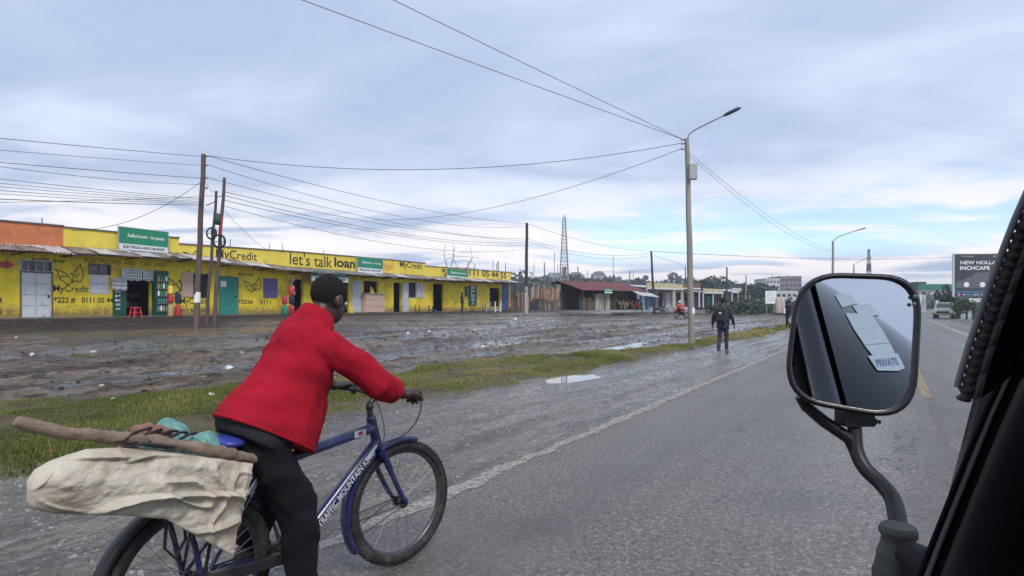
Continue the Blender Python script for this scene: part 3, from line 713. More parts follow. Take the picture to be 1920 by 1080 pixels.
def leaf_door(u, r_, m, cols=1, rows=1, y=.05, th=.05, panel=None, name='door', handle=True, frame=True):
    a, b, c, d = r_; o = MB().box((a, y, c), (b, y+th, d)).build(name, m, u.root)
    if cols*rows > 1:
        pw, ph = (b-a)/cols, (d-c)/rows
        for i in range(cols):
            for j in range(rows):
                MB().box((a+pw*i+.05*pw, y-.014, c+ph*j+.05*ph), (a+pw*(i+1)-.05*pw, y+.004, c+ph*(j+1)-.05*ph)).build('panel', panel or m, o, bevel=.006)
    if handle: MB().box((b-.12*(b-a), y-.05, c+.45*(d-c)), (b-.06*(b-a), y-.002, c+.5*(d-c))).build('handle', 'black_metal', o)
    if frame:
        f = MB(); f.box((a-.05, -.012, c), (a-.002, .09, d+.05)); f.box((b+.002, -.012, c), (b+.05, .09, d+.05)); f.box((a-.002, -.011, d+.002), (b+.002, .089, d+.048)); f.build('frame', 'timber', o)
    return o
def window(u, r_, m='glass_dark', frame='timber', bars=2, y=.08):
    a, b, c, d = r_; o = MB().box((a, y, c), (b, y+.02, d)).build('window', m, u.root)
    f = MB(); t = .05
    f.box((a-t, -.01, c-t), (a, .1, d+t)); f.box((b, -.01, c-t), (b+t, .1, d+t)); f.box((a, -.009, d), (b, .099, d+t)); f.box((a, -.009, c-t), (b, .099, c)); f.build('frame', frame, o)
    for i in range(1, bars): x = a+(b-a)*i/bars; MB().box((x-.015, .05, c), (x+.015, .075, d)).build('bar', frame, o)
    return o
def shop(name, label, x0, x1, top, bot, pm, ops, seed, wallm='yellow_wall', aw=1.0, mats=('tin_rust', 'tin_rust', 'tin_pale'), deep=4.5):
    u = Unit(name, label, x0, x1)
    zt0, zt1 = u.L(x0, top[0])[1], u.L(x1, top[1])[1]; zb0, zb1 = u.L(x0, bot[0])[1], u.L(x1, bot[1])[1]
    zw = min(zb0, zb1); R_ = [u.rect(*o) for o in ops]; R_ = [(a, b, (.06 if c < .35 else c), d) for a, b, c, d in R_]
    mb = MB(); holed_wall(mb, u.w, -.3, zw, R_); mb.build('wall', wallm, u.root, fix=False)
    MB().prism([(0, zb0), (u.w, zb1), (u.w, zt1), (0, zt0)], -.03, .17).build('parapet', pm, u.root)
    MB().prism([(-.01, zt0), (u.w+.01, zt1), (u.w+.01, zt1+.06), (-.01, zt0+.06)], -.07, .21).build('parapet_cap', 'plinth', u.root)
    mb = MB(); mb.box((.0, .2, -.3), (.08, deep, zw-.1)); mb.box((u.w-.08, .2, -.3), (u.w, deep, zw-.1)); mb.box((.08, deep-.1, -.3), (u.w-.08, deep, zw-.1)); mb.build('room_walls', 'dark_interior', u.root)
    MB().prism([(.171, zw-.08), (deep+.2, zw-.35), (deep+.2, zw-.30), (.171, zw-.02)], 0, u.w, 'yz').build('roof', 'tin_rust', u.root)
    MB().box((.0, -.55, -.4), (u.w, -.001, .06)).build('plinth', 'plinth', u.root, bevel=.02)
    if aw: awning(u, zb0, zb1, aw, mats, seed)
    u.R = R_; u.zb0, u.zb1 = zb0, zb1; return u
def room_goods(u, r_, seed, cols):
    """shelves with boxed goods seen inside an open shop front"""
    a, b, c, d = r_; rr = random.Random(seed)
    for k in range(3):
        z = c+.35+k*(d-c-.4)/3; sh = MB().box((a-.1, .9, z), (b+.1, 1.3, z+.03)).build('shelf', 'timber_dark', u.root)
        x = a
        while x < b-.1:
            w = rr.uniform(.12, .28); MB().box((x, .92, z+.031), (x+w-.02, 1.2, z+rr.uniform(.15, .38))).build('goods', rr.choice(cols), sh); x += w
# --- orange-fronted unit at the left edge
u0 = shop('shop_unit', 'leftmost yellow shop with an orange parapet and white double door', -90, 118, (407, 425), (451, 462), 'orange_wall', [(40, 97, 490, 597)], 1)
a, b, c, d = u0.R[0]; dd = d-c
leaf_door(u0, (a, b, c, c+dd*.80), 'grey_white', 2, 4, panel='white_paint'); w_ = window(u0, (a, b, c+dd*.83, d), bars=4, frame='grey_white')
butterfly(u0, 101, 158, 493, 536); txt(u0, 'MyCredit', 100, 166, 535, 551, bold=.01); txt(u0, '*222 #   0111 05 44', 101, 212, 557, 569, bold=.02)
txt(u0, '22#', -30, 4, 556, 570, bold=.02); txt(u0, '44 55', -30, 4, 580, 588, bold=.02); txt(u0, 'BARBER  SHOP', 60, 122, 485, 492, bold=.03)
mb = MB(); a, b, c, d = u0.rect(-6, 26, 488, 504); mb.prism([(a, c+.06), (b-.25, c+.06), (b-.25, c), (b, (c+d)/2), (b-.25, d), (b-.25, d-.06), (a, d-.06)], -.05, -.02)
o_ = mb.build('arrow_sign', 'gas_red', loc=u0.root.location, rotz=SROT); tag(o_, 'red arrow shaped sign on the wall left of the white double door', 'sign')
# --- unit under the big green sign
u1 = shop('shop_unit', 'yellow shop with a crowded open front under the large green sign', 118, 335, (427, 447), (462, 474), 'yellow_parapet', [(236, 284, 510, 592), (168, 206, 497, 552)], 2, mats=('tin_rust', 'tin_pale', 'tin_rust'))
a, b, c, d = u1.R[1]; wz = c+(d-c)*.68
o_ = MB().box((a, .03, c), (b, .07, wz)).build('shutter', 'grey_white', u1.root)
for j in range(2): MB().box((a+.04, .012, c+.03+(wz-c)*.5*j), (b-.04, .034, c-.01+(wz-c)*.5*(j+1))).build('panel', 'white_paint', o_, bevel=.005)
window(u1, (a, b, wz+.04, d), bars=2, frame='timber')
room_goods(u1, u1.R[0], 5, ['dark_green', 'navy_cloth', 'timber_dark', 'gas_red', 'black_cloth'])
butterfly(u1, 300, 362, 505, 553, w=.05); txt(u1, 'ELECTRICALS  AND  CAR  SHOP', 158, 312, 489, 496.5)
a, b, c, d = u1.rect(211, 236, 543, 592); MB().box((a, -.04, .07), (b, -.001, d)).build('painted_board', 'dark_green', u1.root)
for i, ch in enumerate('MPESA'): letters(ch, a+.16*(b-a), a+.55*(b-a), d-(i+1)*(d-.3)/5+.04, d-i*(d-.3)/5-.06, 'print_white', u1.root, -.046, .02)
a, b, c, d = u1.rect(284, 308, 508, 592)
cab = thing('display_shelf', 'dark green goods shelf standing right of the crowded shop front', 'shelf', u1.root.matrix_basis @ Vector((0, 0, 0)), SROT)
MB().box((a, -.30, .07), (b, -.02, d)).build('cabinet', 'dark_green', cab)
for k in range(5):
    z = .25+k*(d-.4)/5; q = MB().box((a+.04, -.335, z), (b-.04, -.302, z+.03)).build('shelf', 'timber_pale', cab)
    for i in range(4): MB().lathe([(.04, 0), (.045, .16), (.018, .2), (.018, .25)], (a+.12+i*(b-a-.2)/3.4, -.325, z+.031), 8).build('bottle', random.choice(['gas_green', 'print_white', 'blue_scrap', 'gas_tan']), q)
for k, (xa, xb, ya, yb) in enumerate([(224, 231, 503, 521), (232, 262, 504, 526), (264, 294, 507, 527), (206, 234, 521, 545), (287, 296, 520, 530)]):
    a, b, c, d = u1.rect(xa, xb, ya, yb); rr = random.Random(k); mb = MB()
    n = 7; rows = [[(a+(b-a)*i/n, -.14-.015*math.sin(i*1.7+j), d-(d-c)*j/3+.01*math.sin(i*2.1)*j) for i in range(n+1)] for j in range(4)]
    for j in range(3):
        for i in range(n): mb.add([rows[j][i], rows[j][i+1], rows[j+1][i+1], rows[j+1][i]], [(0,1,2,3)], True)
    o_ = mb.build('hanging_sheet', 'sign_white' if k != 3 else 'grey_white', loc=u1.root.location, rotz=SROT, fix=False)
    so = o_.modifiers.new('t', 'SOLIDIFY'); so.thickness = .01
    tag(o_, ['narrow white sheet at the left top of the crowded shop front', 'left of two wide white printed sheets over the crowded shop front', 'right of two wide white printed sheets over the crowded shop front', 'pale bunched bag hanging left of the crowded shop front', 'small white card hanging right of the crowded shop front'][k], 'hanging goods')
    if k in (1, 2):
        for i in range(4): letters('xnmwnxm nwxm', a+.05, b-.05, d-(d-c)*(.24*i+.2), d-(d-c)*(.24*i+.1), 'black_paint', o_, -.162, .0)
# --- MyCredit unit behind the poles
u2 = shop('shop_unit', 'yellow loan shop with a green door and large black parapet lettering', 335, 545, (458, 472), (474, 500), 'yellow_parapet', [(362, 389, 515, 557), (411, 446, 520, 593), (494, 519, 522, 558)], 3)
window(u2, u2.R[0], 'dark_interior', 'timber_dark', 2); a, b, c, d = u2.R[0]
MB().box((a-.62, -.05, c), (a-.03, -.01, d+.1)).build('shutter', 'beige_board', u2.root)
q = leaf_door(u2, u2.R[1], 'door_green', 2, 2, y=.04); a, b, c, d = u2.R[1]; MB().box((a+.1, .015, d-.5), (a+.45, .024, d-.2)).build('notice', 'print_white', q)
a, b, c, d = u2.R[2]; MB().box((a-.02, -.05, c), (b+.02, .03, d)).build('shutter', 'purple_paint', u2.root, bevel=.01)
butterfly(u2, 342, 372, 468, 487, w=.05, y=-.034); txt(u2, 'MyCredit', 404, 481, 470, 491, bold=.008, y=-.036); a, b, c, d = u2.rect(434, 480, 489.5, 490.5)
mb = MB(); ribbon(mb, [(a, c), (b, c)], .035, -.036); mb.build('underline', 'black_paint', u2.root, fix=False)
txt(u2, 'MyCredit', 338, 388, 559, 573, bold=.01); txt(u2, "let's talk loan", 336, 393, 576, 584, bold=.01)
butterfly(u2, 455, 491, 518, 549, w=.045); txt(u2, '*222#', 447, 474, 562, 570, bold=.02); txt(u2, '0111', 488, 508, 563, 571, bold=.02); txt(u2, 'MOTOR SPARES', 447, 475, 512, 517, bold=.02)
# --- let's talk loan unit
u3 = shop('shop_unit', 'yellow shop with the long painted loan slogan, partly behind the cyclist', 545, 715, (472, 486), (500, 512), 'yellow_parapet', [(546, 569, 524, 582), (590, 655, 524, 584), (682, 709, 527, 551)], 4, aw=1.2)
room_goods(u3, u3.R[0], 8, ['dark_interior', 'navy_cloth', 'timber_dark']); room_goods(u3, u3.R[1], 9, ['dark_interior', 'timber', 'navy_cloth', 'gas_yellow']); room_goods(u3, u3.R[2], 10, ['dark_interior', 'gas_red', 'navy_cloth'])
txt(u3, "let's talk", 542.5, 622, 477, 499, bold=.004, y=-.036); txt(u3, 'loan', 626, 665, 484, 502, bold=.03, y=-.036)
a, b, c, d = u3.rect(659, 676, 527, 586); leaf_door(u3, (a, b, .07, d), 'grey_white', 1, 4, y=-.07, frame=False)
o_ = MB(); a, b, c, d = u3.rect(678, 712, 551, 587); kd = thing('kiosk_counter', 'pale beige boarded counter below the shop window', 'counter', u3.root.location, SROT)
for k in range(3): MB().box((a, -.42, .07+k*(d-.07)/3+.008), (b, -.02, .07+(k+1)*(d-.07)/3-.008)).build('board', 'beige_board', kd, bevel=.008)
MB().box((a-.04, -.5, d), (b+.04, -.02, d+.05)).build('counter_top', 'timber_pale', kd)
# --- second MyCredit unit
u4 = shop('shop_unit', 'small yellow shop with an open dark doorway and white shutters', 715, 797, (486, 494), (511, 517), 'yellow_parapet', [(738, 753, 530, 584), (766, 780, 530, 558)], 5, aw=.8)
window(u4, u4.R[1], 'dark_interior', 'grey_white', 1); a, b, c, d = u4.R[1]; MB().box((b+.06, -.06, c), (b+1.1, -.02, d)).build('shutter', 'grey_white', u4.root)
a, b, c, d = u4.R[0]; leaf_door(u4, (b+.02, b+.85, .07, d), 'grey_white', 1, 3, y=-.09, frame=False)
butterfly(u4, 718, 737, 490, 508, 'orange_print', .09, -.036); txt(u4, 'MyCredit', 749, 791, 492, 506, bold=.01, y=-.036); txt(u4, 'R **', 790, 797, 566, 572, 'orange_print', .02)
# --- last unit
u5 = shop('shop_unit', 'far end yellow shop with phone number lettering and a blue door', 797, 957, (499, 511), (518, 525), 'yellow_parapet', [(812, 832, 532, 584), (918, 938, 540, 575)], 6, mats=('tin_pale', 'tin_rust'), aw=1.3)
room_goods(u5, u5.R[0], 11, ['navy_cloth', 'dark_interior', 'blue_paint_flat']); room_goods(u5, u5.R[1], 12, ['timber_dark', 'timber', 'dark_interior'])
txt(u5, '*222#', 828, 858, 505, 517, bold=.02, y=-.036); txt(u5, '0111 05 44 55', 869, 949, 507, 519, bold=.02, y=-.036)
a, b, c, d = u5.rect(878, 893, 536, 573); MB().box((a, -.05, c), (b, -.01, d)).build('painted_board', 'dark_green', u5.root)
for i, ch in enumerate('MPESA'): letters(ch, a+.3*(b-a), a+.75*(b-a), d-(i+1)*(d-c)/5+.05, d-i*(d-c)/5-.05, 'print_white', u5.root, -.056, .02)
a, b, c, d = u5.rect(871, 876, 537, 556); MB().box((a, -.05, c), (b, -.01, d)).build('shutter', 'dark_green', u5.root)
a, b, c, d = u5.rect(941, 953, 533, 582); leaf_door(u5, (a, b, .07, d), 'blue_paint_flat', 1, 2, y=-.06, frame=False)
# --- sign boards
def board(label, u, rect, split, t1, t2, y=-.22, th=.05, up='sign_green'):
    a, b, c, d = u.rect(*rect); r_ = thing('shop_sign', label, 'sign', u.root.location, SROT); zs = c+(d-c)*split
    MB().box((a, y, zs+.003), (b, y+th, d)).build('upper_panel', up, r_); MB().box((a, y, c), (b, y+th, zs-.003)).build('lower_panel', 'sign_white', r_)
    f = MB(); t = .03
    f.box((a-t, y-.01, c-t), (a, y+th+.01, d+t)); f.box((b, y-.01, c-t), (b+t, y+th+.01, d+t)); f.box((a, y-.01, d), (b, y+th+.01, d+t)); f.box((a, y-.01, c-t), (b, y+th+.01, c)); f.build('frame', 'grey_box', r_)
    letters(t1, a+.16*(b-a), b-.08*(b-a), zs+.36*(d-zs), zs+.66*(d-zs), 'print_white', r_, y-.006, .02)
    letters(t2, a+.08*(b-a), b-.08*(b-a), c+.28*(zs-c), c+.74*(zs-c), 'black_paint', r_, y-.006, .03)
    m2 = MB()
    for x in (a+.15, b-.15): m2.tube([(x, y+th, c+.2), (x, .1, c+.2)], .02, 5)
    m2.build('bracket', 'steel', r_)
board('large green and white sign on the parapet above the crowded shop', u1, (217, 309, 431, 471), .27, 'Safaricom  m-pesa', 'ELECTRICALS AND CAR SHOP')
board('green and white sign on the parapet right of the loan slogan', u3, (666, 713, 484, 512), .32, 'Safaricom  m-pesa', 'BLJOE SHOP')
board('green and white sign under the awning behind the cyclist head', u3, (563, 632, 510, 528), .46, 'M-pesa', 'AUTOMOTIVES', y=-.9)
board('small green and white sign over the far yellow shop', u5, (829, 869, 506, 525), .35, 'Safaricom', 'AGENCY', y=-.5)
# --- things standing before the shops
def place_front(px, out, u):
    t = ST(px); p = S0+SD*t+Vector((SD.y, -SD.x, 0))*out; return Vector((p.x, p.y, max(gz(p.x, p.y), 0)))
def gas_cylinder(mb_m, loc, label, h=.55, r=.16):
    r *= .66
    o = thing('gas_cylinder', label, 'gas cylinder', loc, 0, 'gas cylinders outside the shops')
    MB().lathe([(.11, 0), (.13, .03), (r, .08), (r, h*.72), (r*.8, h*.85), (r*.35, h*.9)], seg=14).build('body', mb_m, o)
    mb = MB(); n = 14
    for zz in (h*.9, h): pass
    for k in range(3): a = k*2.09; mb.tube([(r*.55*math.cos(a), r*.55*math.sin(a), h*.84), (r*.55*math.cos(a), r*.55*math.sin(a), h)], .012, 5)
    mb.tube([(r*.55*math.cos(6.283*k/n), r*.55*math.sin(6.283*k/n), h) for k in range(n)], .012, 5, closed=True); mb.build('collar', mb_m, o)
    MB().lathe([(.02, h*.88), (.02, h*.96), (.035, h*.97), (.035, h)], seg=8).build('valve', 'chrome', o); return o
p = place_front(299, .75, u1)
gas_cylinder('gas_tan', p, 'tan gas cylinder at the bottom of the stack by the dark green shelf', .62, .19); gas_cylinder('gas_red', p+Vector((0, 0, .62)), 'dark red gas cylinder in the middle of the stack by the dark green shelf', .42, .20); gas_cylinder('gas_yellow', p+Vector((0, 0, 1.04)), 'yellow gas cylinder on top of the stack by the dark green shelf', .42, .17)
p = place_front(312, .8, u1); gas_cylinder('gas_red', p, 'red gas cylinder at the foot of the wall under the black butterfly', .60, .2)
gas_cylinder('navy_cloth', p+Vector((0, 0, .60)), 'dark blue gas cylinder stacked on the red one under the black butterfly', .55, .2)
p = place_front(514, .8, u2); gas_cylinder('gas_green', p, 'green gas cylinder below a red one left of the cyclist', .60, .22); gas_cylinder('gas_red', p+Vector((0, 0, .60)), 'red gas cylinder on top of the green one left of the cyclist', .5, .22)
p = place_front(527, .8, u2); gas_cylinder('gas_red', p, 'lowest red gas cylinder of the tall pile left of the cyclist', .62, .24); gas_cylinder('navy_cloth', p+Vector((0, 0, .62)), 'blue gas cylinder inside the tall pile left of the cyclist', .5, .24); gas_cylinder('red_plastic', p+Vector((0, 0, 1.12)), 'bright red gas cylinder on top of the tall pile left of the cyclist', .55, .24)
st = thing('stool', 'red plastic stool standing before the crowded shop front', 'stool', place_front(229, .9, u1), SROT)
MB().lathe([(.20, .40), (.22, .42), (.21, .45), (.0, .455)], seg=16).build('seat', 'red_plastic', st)
for k in range(4):
    a = k*math.pi/2+.78; mb = MB().tube([(.24*math.cos(a), .24*math.sin(a), 0), (.16*math.cos(a), .16*math.sin(a), .42)], [.035, .03], 6); mb.build('leg', 'red_plastic', st)
mb = MB(); mb.tube([(.20*math.cos(6.283*k/12), .20*math.sin(6.283*k/12), .2) for k in range(12)], .02, 5, closed=True); mb.build('stretcher', 'red_plastic', st)
def trestle(loc, rot, label, name, cat, L_, W_, H_, topm, legm, back=False):
    lt = .06 if legm == 'white_paint' else .025
    o = thing(name, label, cat, loc, rot)
    for k in range(3): MB().box((-L_/2, -W_/2+k*W_/3+.006, H_-.04), (L_/2, -W_/2+(k+1)*W_/3-.006, H_)).build('plank', topm, o)
    for sx in (-1, 1):
        for sy in (-1, 1): MB().box((sx*(L_/2-.1)-lt, sy*(W_/2-.06)-lt, 0), (sx*(L_/2-.1)+lt, sy*(W_/2-.06)+lt, H_-.04)).build('leg', legm, o)
        MB().box((sx*(L_/2-.1)-.03, -W_/2+.1, .15), (sx*(L_/2-.1)+.03, W_/2-.1, .21)).build('rail', legm, o)
    if back:
        for k in range(2): MB().box((-L_/2, W_/2-.03, H_+.15+.2*k), (L_/2, W_/2, H_+.25+.2*k)).build('back_slat', topm, o)
        for sx in (-1, 1): MB().box((sx*(L_/2-.1)-.03, W_/2+.001, 0), (sx*(L_/2-.1)+.03, W_/2+.06, H_+.5)).build('back_post', legm, o)
    return o
trestle(place_front(885, 2.2, u5), SROT+R(70), 'white legged wooden table standing before the far yellow shop', 'table', 'table', 1.5, .8, 1.0, 'timber', 'white_paint')
trestle(place_front(868, 1.6, u5), SROT, 'low brown plank bench behind the white legged table', 'bench', 'bench', 2.6, .4, .75, 'timber', 'timber_dark')
trestle(place_front(935, 1.6, u5), SROT+R(60), 'pale pink wooden seat with a slatted back near the blue door', 'bench', 'bench', 1.6, .6, .55, 'pale_red', 'timber', True)
trestle(place_front(775, 1.0, u4), SROT, 'yellow green low bench below the dark shop window', 'bench', 'bench', 2.2, .5, .6, 'gas_yellow', 'timber_dark')
bk = MB().lathe([(.12, 0), (.16, .3), (.17, .31)], seg=12).build('bucket', 'blue_paint_flat', loc=place_front(768, 2.3, u4)); tag(bk, 'small blue bucket on the mud before the low bench', 'bucket')
for k, (px, h, m_, lb) in enumerate([(690, .55, 'gas_yellow', 'yellow bunch of goods hanging left of the kiosk counter'), (541, .9, 'grey_white', 'striped cloth hanging beside the shop pillar left of the cyclist')]):
    p = place_front(px, .3, u3); mb = MB()
    rr = random.Random(k)
    for i in range(9): mb.sphere((rr.uniform(-.12, .12), rr.uniform(-.1, .1), 1.2+rr.uniform(0, h)), (.11, .11, .14), 8, 5)
    o_ = organic(mb, 'hanging_goods', m_, None, .03, 2, .02, .1); o_.location = p; tag(o_, lb, 'hanging goods')
p = place_front(632, .7, u3)
jc = thing('jerry_can', 'pale yellow jerry can just right of the cyclist neck', 'jerry can', place_front(642, .7, u3), SROT)
MB().box((-.17, -.12, 0), (.17, .12, .42)).build('body', 'gas_yellow', jc, bevel=.04); MB().tube([(-.12, 0, .41), (-.12, 0, .5), (.06, 0, .5), (.06, 0, .41)], .022, 6).build('handle', 'gas_yellow', jc); MB().lathe([(.04, .41), (.04, .47), (.0, .475)], (.12, 0, 0), 10).build('cap', 'gas_yellow', jc)
# rebar stubs and small roof posts over the parapets
for k, (px, ya, yb) in enumerate([(94, 408, 424), (348, 442, 462), (430, 452, 466), (446, 448, 468), (620, 468, 480), (888, 490, 508), (900, 494, 508), (934, 488, 510), (940, 494, 511), (957, 492, 512)]):
    t, z = ST(px, ya); _, z0 = ST(px, yb); p = S0+SD*t+Vector((-SD.y, SD.x, 0))*.6
    o_ = MB().tube([(0, 0, z0-.6), (.02, .03, z+.02)], .02 if k < 6 else .035, 5).build('roof_stub', 'lattice_dark', loc=(p.x, p.y, 0)); tag(o_, ORD[k]+' thin rod from the left sticking up behind the yellow parapets', 'rod', 'rods behind the parapets')
# ---------------------------------------------------------------- stick fence, stalls and far shops
def slab(mb, x, y, z0, h, w, th, lean, r):
    t = .02*r.random()
    mb.add([(x-w/2, y, z0), (x+w/2, y, z0), (x+w/2+lean*h, y+t, z0+h*r.uniform(.97, 1.03)), (x-w/2+lean*h, y+t, z0+h), (x-w/2, y+th, z0), (x+w/2, y+th, z0), (x+w/2+lean*h, y+th+t, z0+h), (x-w/2+lean*h, y+th+t, z0+h)],
           [(0,1,2,3), (7,6,5,4), (0,4,5,1), (1,5,6,2), (2,6,7,3), (3,7,4,0)])
rr = random.Random(4)
t0, t1 = ST(962), ST(1046); p0 = S0+SD*t0; zf = .86
fence = thing('stick_fence', 'rough fence of upright timber offcuts between yellow shops and red roof', 'fence', (p0.x, p0.y, zf), SROT)
x = 0; k = 0
while x < t1-t0:
    w = rr.uniform(.16, .34); pxf = x/(t1-t0); h = rr.uniform(2.0, 2.5) if pxf < .4 else rr.uniform(2.4, 3.3)
    if .35 < pxf < .62: m_ = rr.choice(['timber_dark', 'navy_cloth', 'timber'])
    else: m_ = rr.choice(['timber', 'timber', 'timber_dark', 'timber_orange', 'timber_pale'])
    mb = MB(); slab(mb, x, rr.uniform(-.05, .05), 0, h*.8, w, .05, rr.uniform(-.06, .06), rr); mb.build('slab', m_, fence); x += w*.92; k += 1
x = 4.8
while x < t1-t0:
    mb = MB(); slab(mb, x, -.16, 1.3+rr.uniform(-.4, .2), rr.uniform(1.2, 1.9), rr.uniform(.10, .2), .05, rr.uniform(.05, .35), rr); mb.build('slab', rr.choice(['timber_orange', 'timber_orange', 'timber_pale', 'timber']), fence); x += rr.uniform(.18, .34)
for z in (.6, 1.7): MB().tube([(0, .12, z), (t1-t0, .12, z)], .05, 6).build('rail', 'timber_dark', fence)
def frame_at(px0, Y0, px1, Y1, z):
    a, b = Vector(((px0-960)/FPX*Y0, Y0, z)), Vector(((px1-960)/FPX*Y1, Y1, z)); d = b-a; return a, d.length, math.atan2(d.y, d.x)
# red-roofed market stall
a, W, rot = frame_at(1086, 58, 1205, 63, .95)
stl = thing('market_stall', 'long low market stall with a rusty red tin roof', 'stall', a, rot)
def roof_panels(root, W, y0, z0, y1, z1, n, m, ov=.0):
    for k in range(n):
        xa, xb = -ov+(W+2*ov)*k/n, -ov+(W+2*ov)*(k+1)/n; dz = .012*(k % 2); mb = MB(); q = 14; rows = []
        for (yy, zz) in ((y0, z0), ((y0+y1)/2, (z0+z1)/2), (y1, z1)): rows.append([(xa+(xb-xa)*1.02*i/q, yy, zz+dz+.02*math.sin(i*math.pi/2)) for i in range(q+1)])
        for j in range(2):
            for i in range(q): mb.add([rows[j][i], rows[j][i+1], rows[j+1][i+1], rows[j+1][i]], [(0,1,2,3)], True)
        mb.build('roof_sheet', m, root, fix=False)
roof_panels(stl, W, 3.2, 3.0, -.8, 1.95, 11, 'tin_red', .2)
roof_panels(stl, W, 3.2, 3.0, 4.5, 2.7, 11, 'tin_red', .2)
MB().box((0, 2.8, 0), (W, 2.95, 2.7)).build('back_wall', 'timber_dark', stl)
for k in range(7): MB().tube([(W*k/6, -.5, 0), (W*k/6, -.5, 1.95)], .06, 6).build('post', 'timber_dark', stl)
x = 0
while x < W*.52:
    w = rr.uniform(.3, .6); mb = MB().box((x, .02*rr.random(), 0), (x+w-.02, .08, rr.uniform(.9, 1.85))); mb.build('board', rr.choice(['timber_dark', 'timber', 'grey_wall', 'timber_pale', 'timber_dark']), stl); x += w
MB().box((W*.55, -.3, 0), (W*.9, .3, .8)).build('counter', 'timber_dark', stl)
mb = MB(); mb.add([(W*.72, -.9, 1.95), (W*1.04, -.9, 1.75), (W*1.06, -1.9, 1.3), (W*.76, -1.7, 1.5)], [(0,1,2,3)]); o_ = mb.build('awning_cloth', 'tin_pale', stl); o_.modifiers.new('t', 'SOLIDIFY').thickness = .02
MB().box((W*.92, -.6, 0), (W*.96, -.5, 1.5)).build('side_panel', 'print_white', stl); MB().box((W*.985, -.6, 0), (W*1.03, -.5, 1.5)).build('side_panel', 'bill_blue', stl)
b_ = MB().box((W*.29, -.86, 1.72), (W*.41, -.82, 2.15)).build('shop_sign', 'sign_green', loc=a, rotz=rot); tag(b_, 'small green sign hanging from the red tin roof', 'sign'); letters('M-PESA', W*.30, W*.40, 1.9, 2.02, 'print_white', b_, -.866, .02)
MB().box((W*.29, -.862, 1.70), (W*.41, -.842, 1.80)).build('lower_panel', 'sign_white', b_)
cl = random.Random(9)
for k in range(5):
    mb = MB(); q = Vector((W*(.58+.08*k), -.5, .5))
    for i in range(7): mb.sphere((cl.uniform(-.25, .25), cl.uniform(-.2, .2), cl.uniform(-.4, .5)), cl.uniform(.12, .22), 8, 5)
    o_ = organic(mb, 'produce_heap', ['leaf_mid', 'timber', 'leaf_dark', 'gas_red', 'leaf_mid'][k], None, .06, 2, .03, .2); o_.parent = None; M_ = Matrix.Translation(a) @ Matrix.Rotation(rot, 4, 'Z'); o_.location = M_ @ q; tag(o_, ORD[k]+' heap of goods from the left under the red roofed stall', 'goods', 'goods heaps at the red roofed stall')
# cream shops beyond
def far_shop(label, px0, Y0, px1, Y1, z, H, fascia, wall, seed, bays):
    a, W, rot = frame_at(px0, Y0, px1, Y1, z); o = thing('shop_unit', label, 'shop', a, rot); r = random.Random(seed)
    ops = []
    for k in range(bays): c = W*(k+.5)/bays; ops.append((c-W/bays*.3, c+W/bays*.3, .06, H*.62))
    mb = MB(); holed_wall(mb, W, -.3, H*.8, ops); mb.build('wall', wall, o, fix=False)
    MB().box((-.1, -1.4, H*.80), (W+.1, -1.25, H)).build('fascia', fascia, o); roof_panels(o, W, 4, H*.98, -1.2, H*.8, 7, 'tin_pale')
    MB().box((-.05, -1.5, H*.74), (W+.05, -1.2, H*.795)).build('gutter', 'white_paint', o)
    MB().box((0, 3.9, -.3), (W, 4, H*.8)).build('back_wall', 'dark_interior', o)
    for k in range(bays+1): MB().box((W*k/bays-.08, -1.35, 0), (W*k/bays+.08, -1.2, H*.74)).build('post', 'white_paint' if r.random() < .6 else 'timber', o)
    for k, (x0, x1, z0, z1) in enumerate(ops): MB().box((x0, .12, z0), (x1 if k % 2 else (x0+x1)/2, .16, z1)).build('door', r.choice(['door_green', 'grey_white', 'dark_interior', 'blue_paint_flat']), o)
    return o
far_shop('cream fronted shop row right of the red roofed stall', 1196, 71, 1262, 76, 1.15, 3.0, 'cream_wall', 'grey_wall', 1, 4)
far_shop('brown and cream shop just left of the lamp post', 1264, 77, 1296, 79, 1.15, 3.2, 'timber', 'cream_wall', 2, 2)
far_shop('low cream shop with dark side right of the lamp post', 1302, 80, 1338, 84, 1.1, 2.6, 'cream_wall', 'timber_dark', 3, 2)  # wall in the dark timber colour, fascia in cream
far_shop('pale roofed low building behind the walking man', 1363, 130, 1396, 134, 1.0, 4.2, 'pale_wall', 'brown_wall', 4, 3)
# ---------------------------------------------------------------- poles and lamps
def pole(name, label, base, top, r0, r1, m, cat='utility pole', group=None):
    o = thing(name, label, cat, base, 0, group); d = Vector(top)-Vector(base)
    n = 8; pts = [d*(i/n)+Vector((.012*math.sin(i*2.1), .012*math.cos(i*1.7), 0)) for i in range(n+1)]; pts[0] = Vector((0, 0, -.3))
    MB().tube(pts, [r0+(r1-r0)*i/n for i in range(n+1)], 12).build('shaft', m, o); return o
def insulator(o, base, p, arm):
    l = Vector(p)-Vector(base); mb = MB(); mb.tube([l, l+Vector(arm)*.7], .014, 5); q = l+Vector(arm)
    o_ = mb.build('pin', 'black_metal', o); MB().lathe([(.02, -.06), (.05, -.04), (.035, 0), (.05, .03), (.0, .06)], q, 8).build('insulator', 'chrome', o_); return Vector(p)+Vector(arm)
mb_ = at(1297, 645, 21.6); mt_ = at(1288, 260, 21.6); mb_.z = gz(mb_.x, mb_.y)
lamp = pole('street_lamp', 'tall grey lamp post with a metal box and single arm, standing on the verge', mb_, mt_, .125, .085, 'pole_grey', 'street lamp')
rt = mt_-mb_; dn = Vector((N2[0], N2[1], 0))
pts = [rt+Vector((0, 0, -.25)), rt+dn*.05+Vector((0, 0, .12)), rt+dn*.25+Vector((0, 0, .26)), rt+dn*.7+Vector((0, 0, .42)), rt+dn*1.35+Vector((0, 0, .63))]
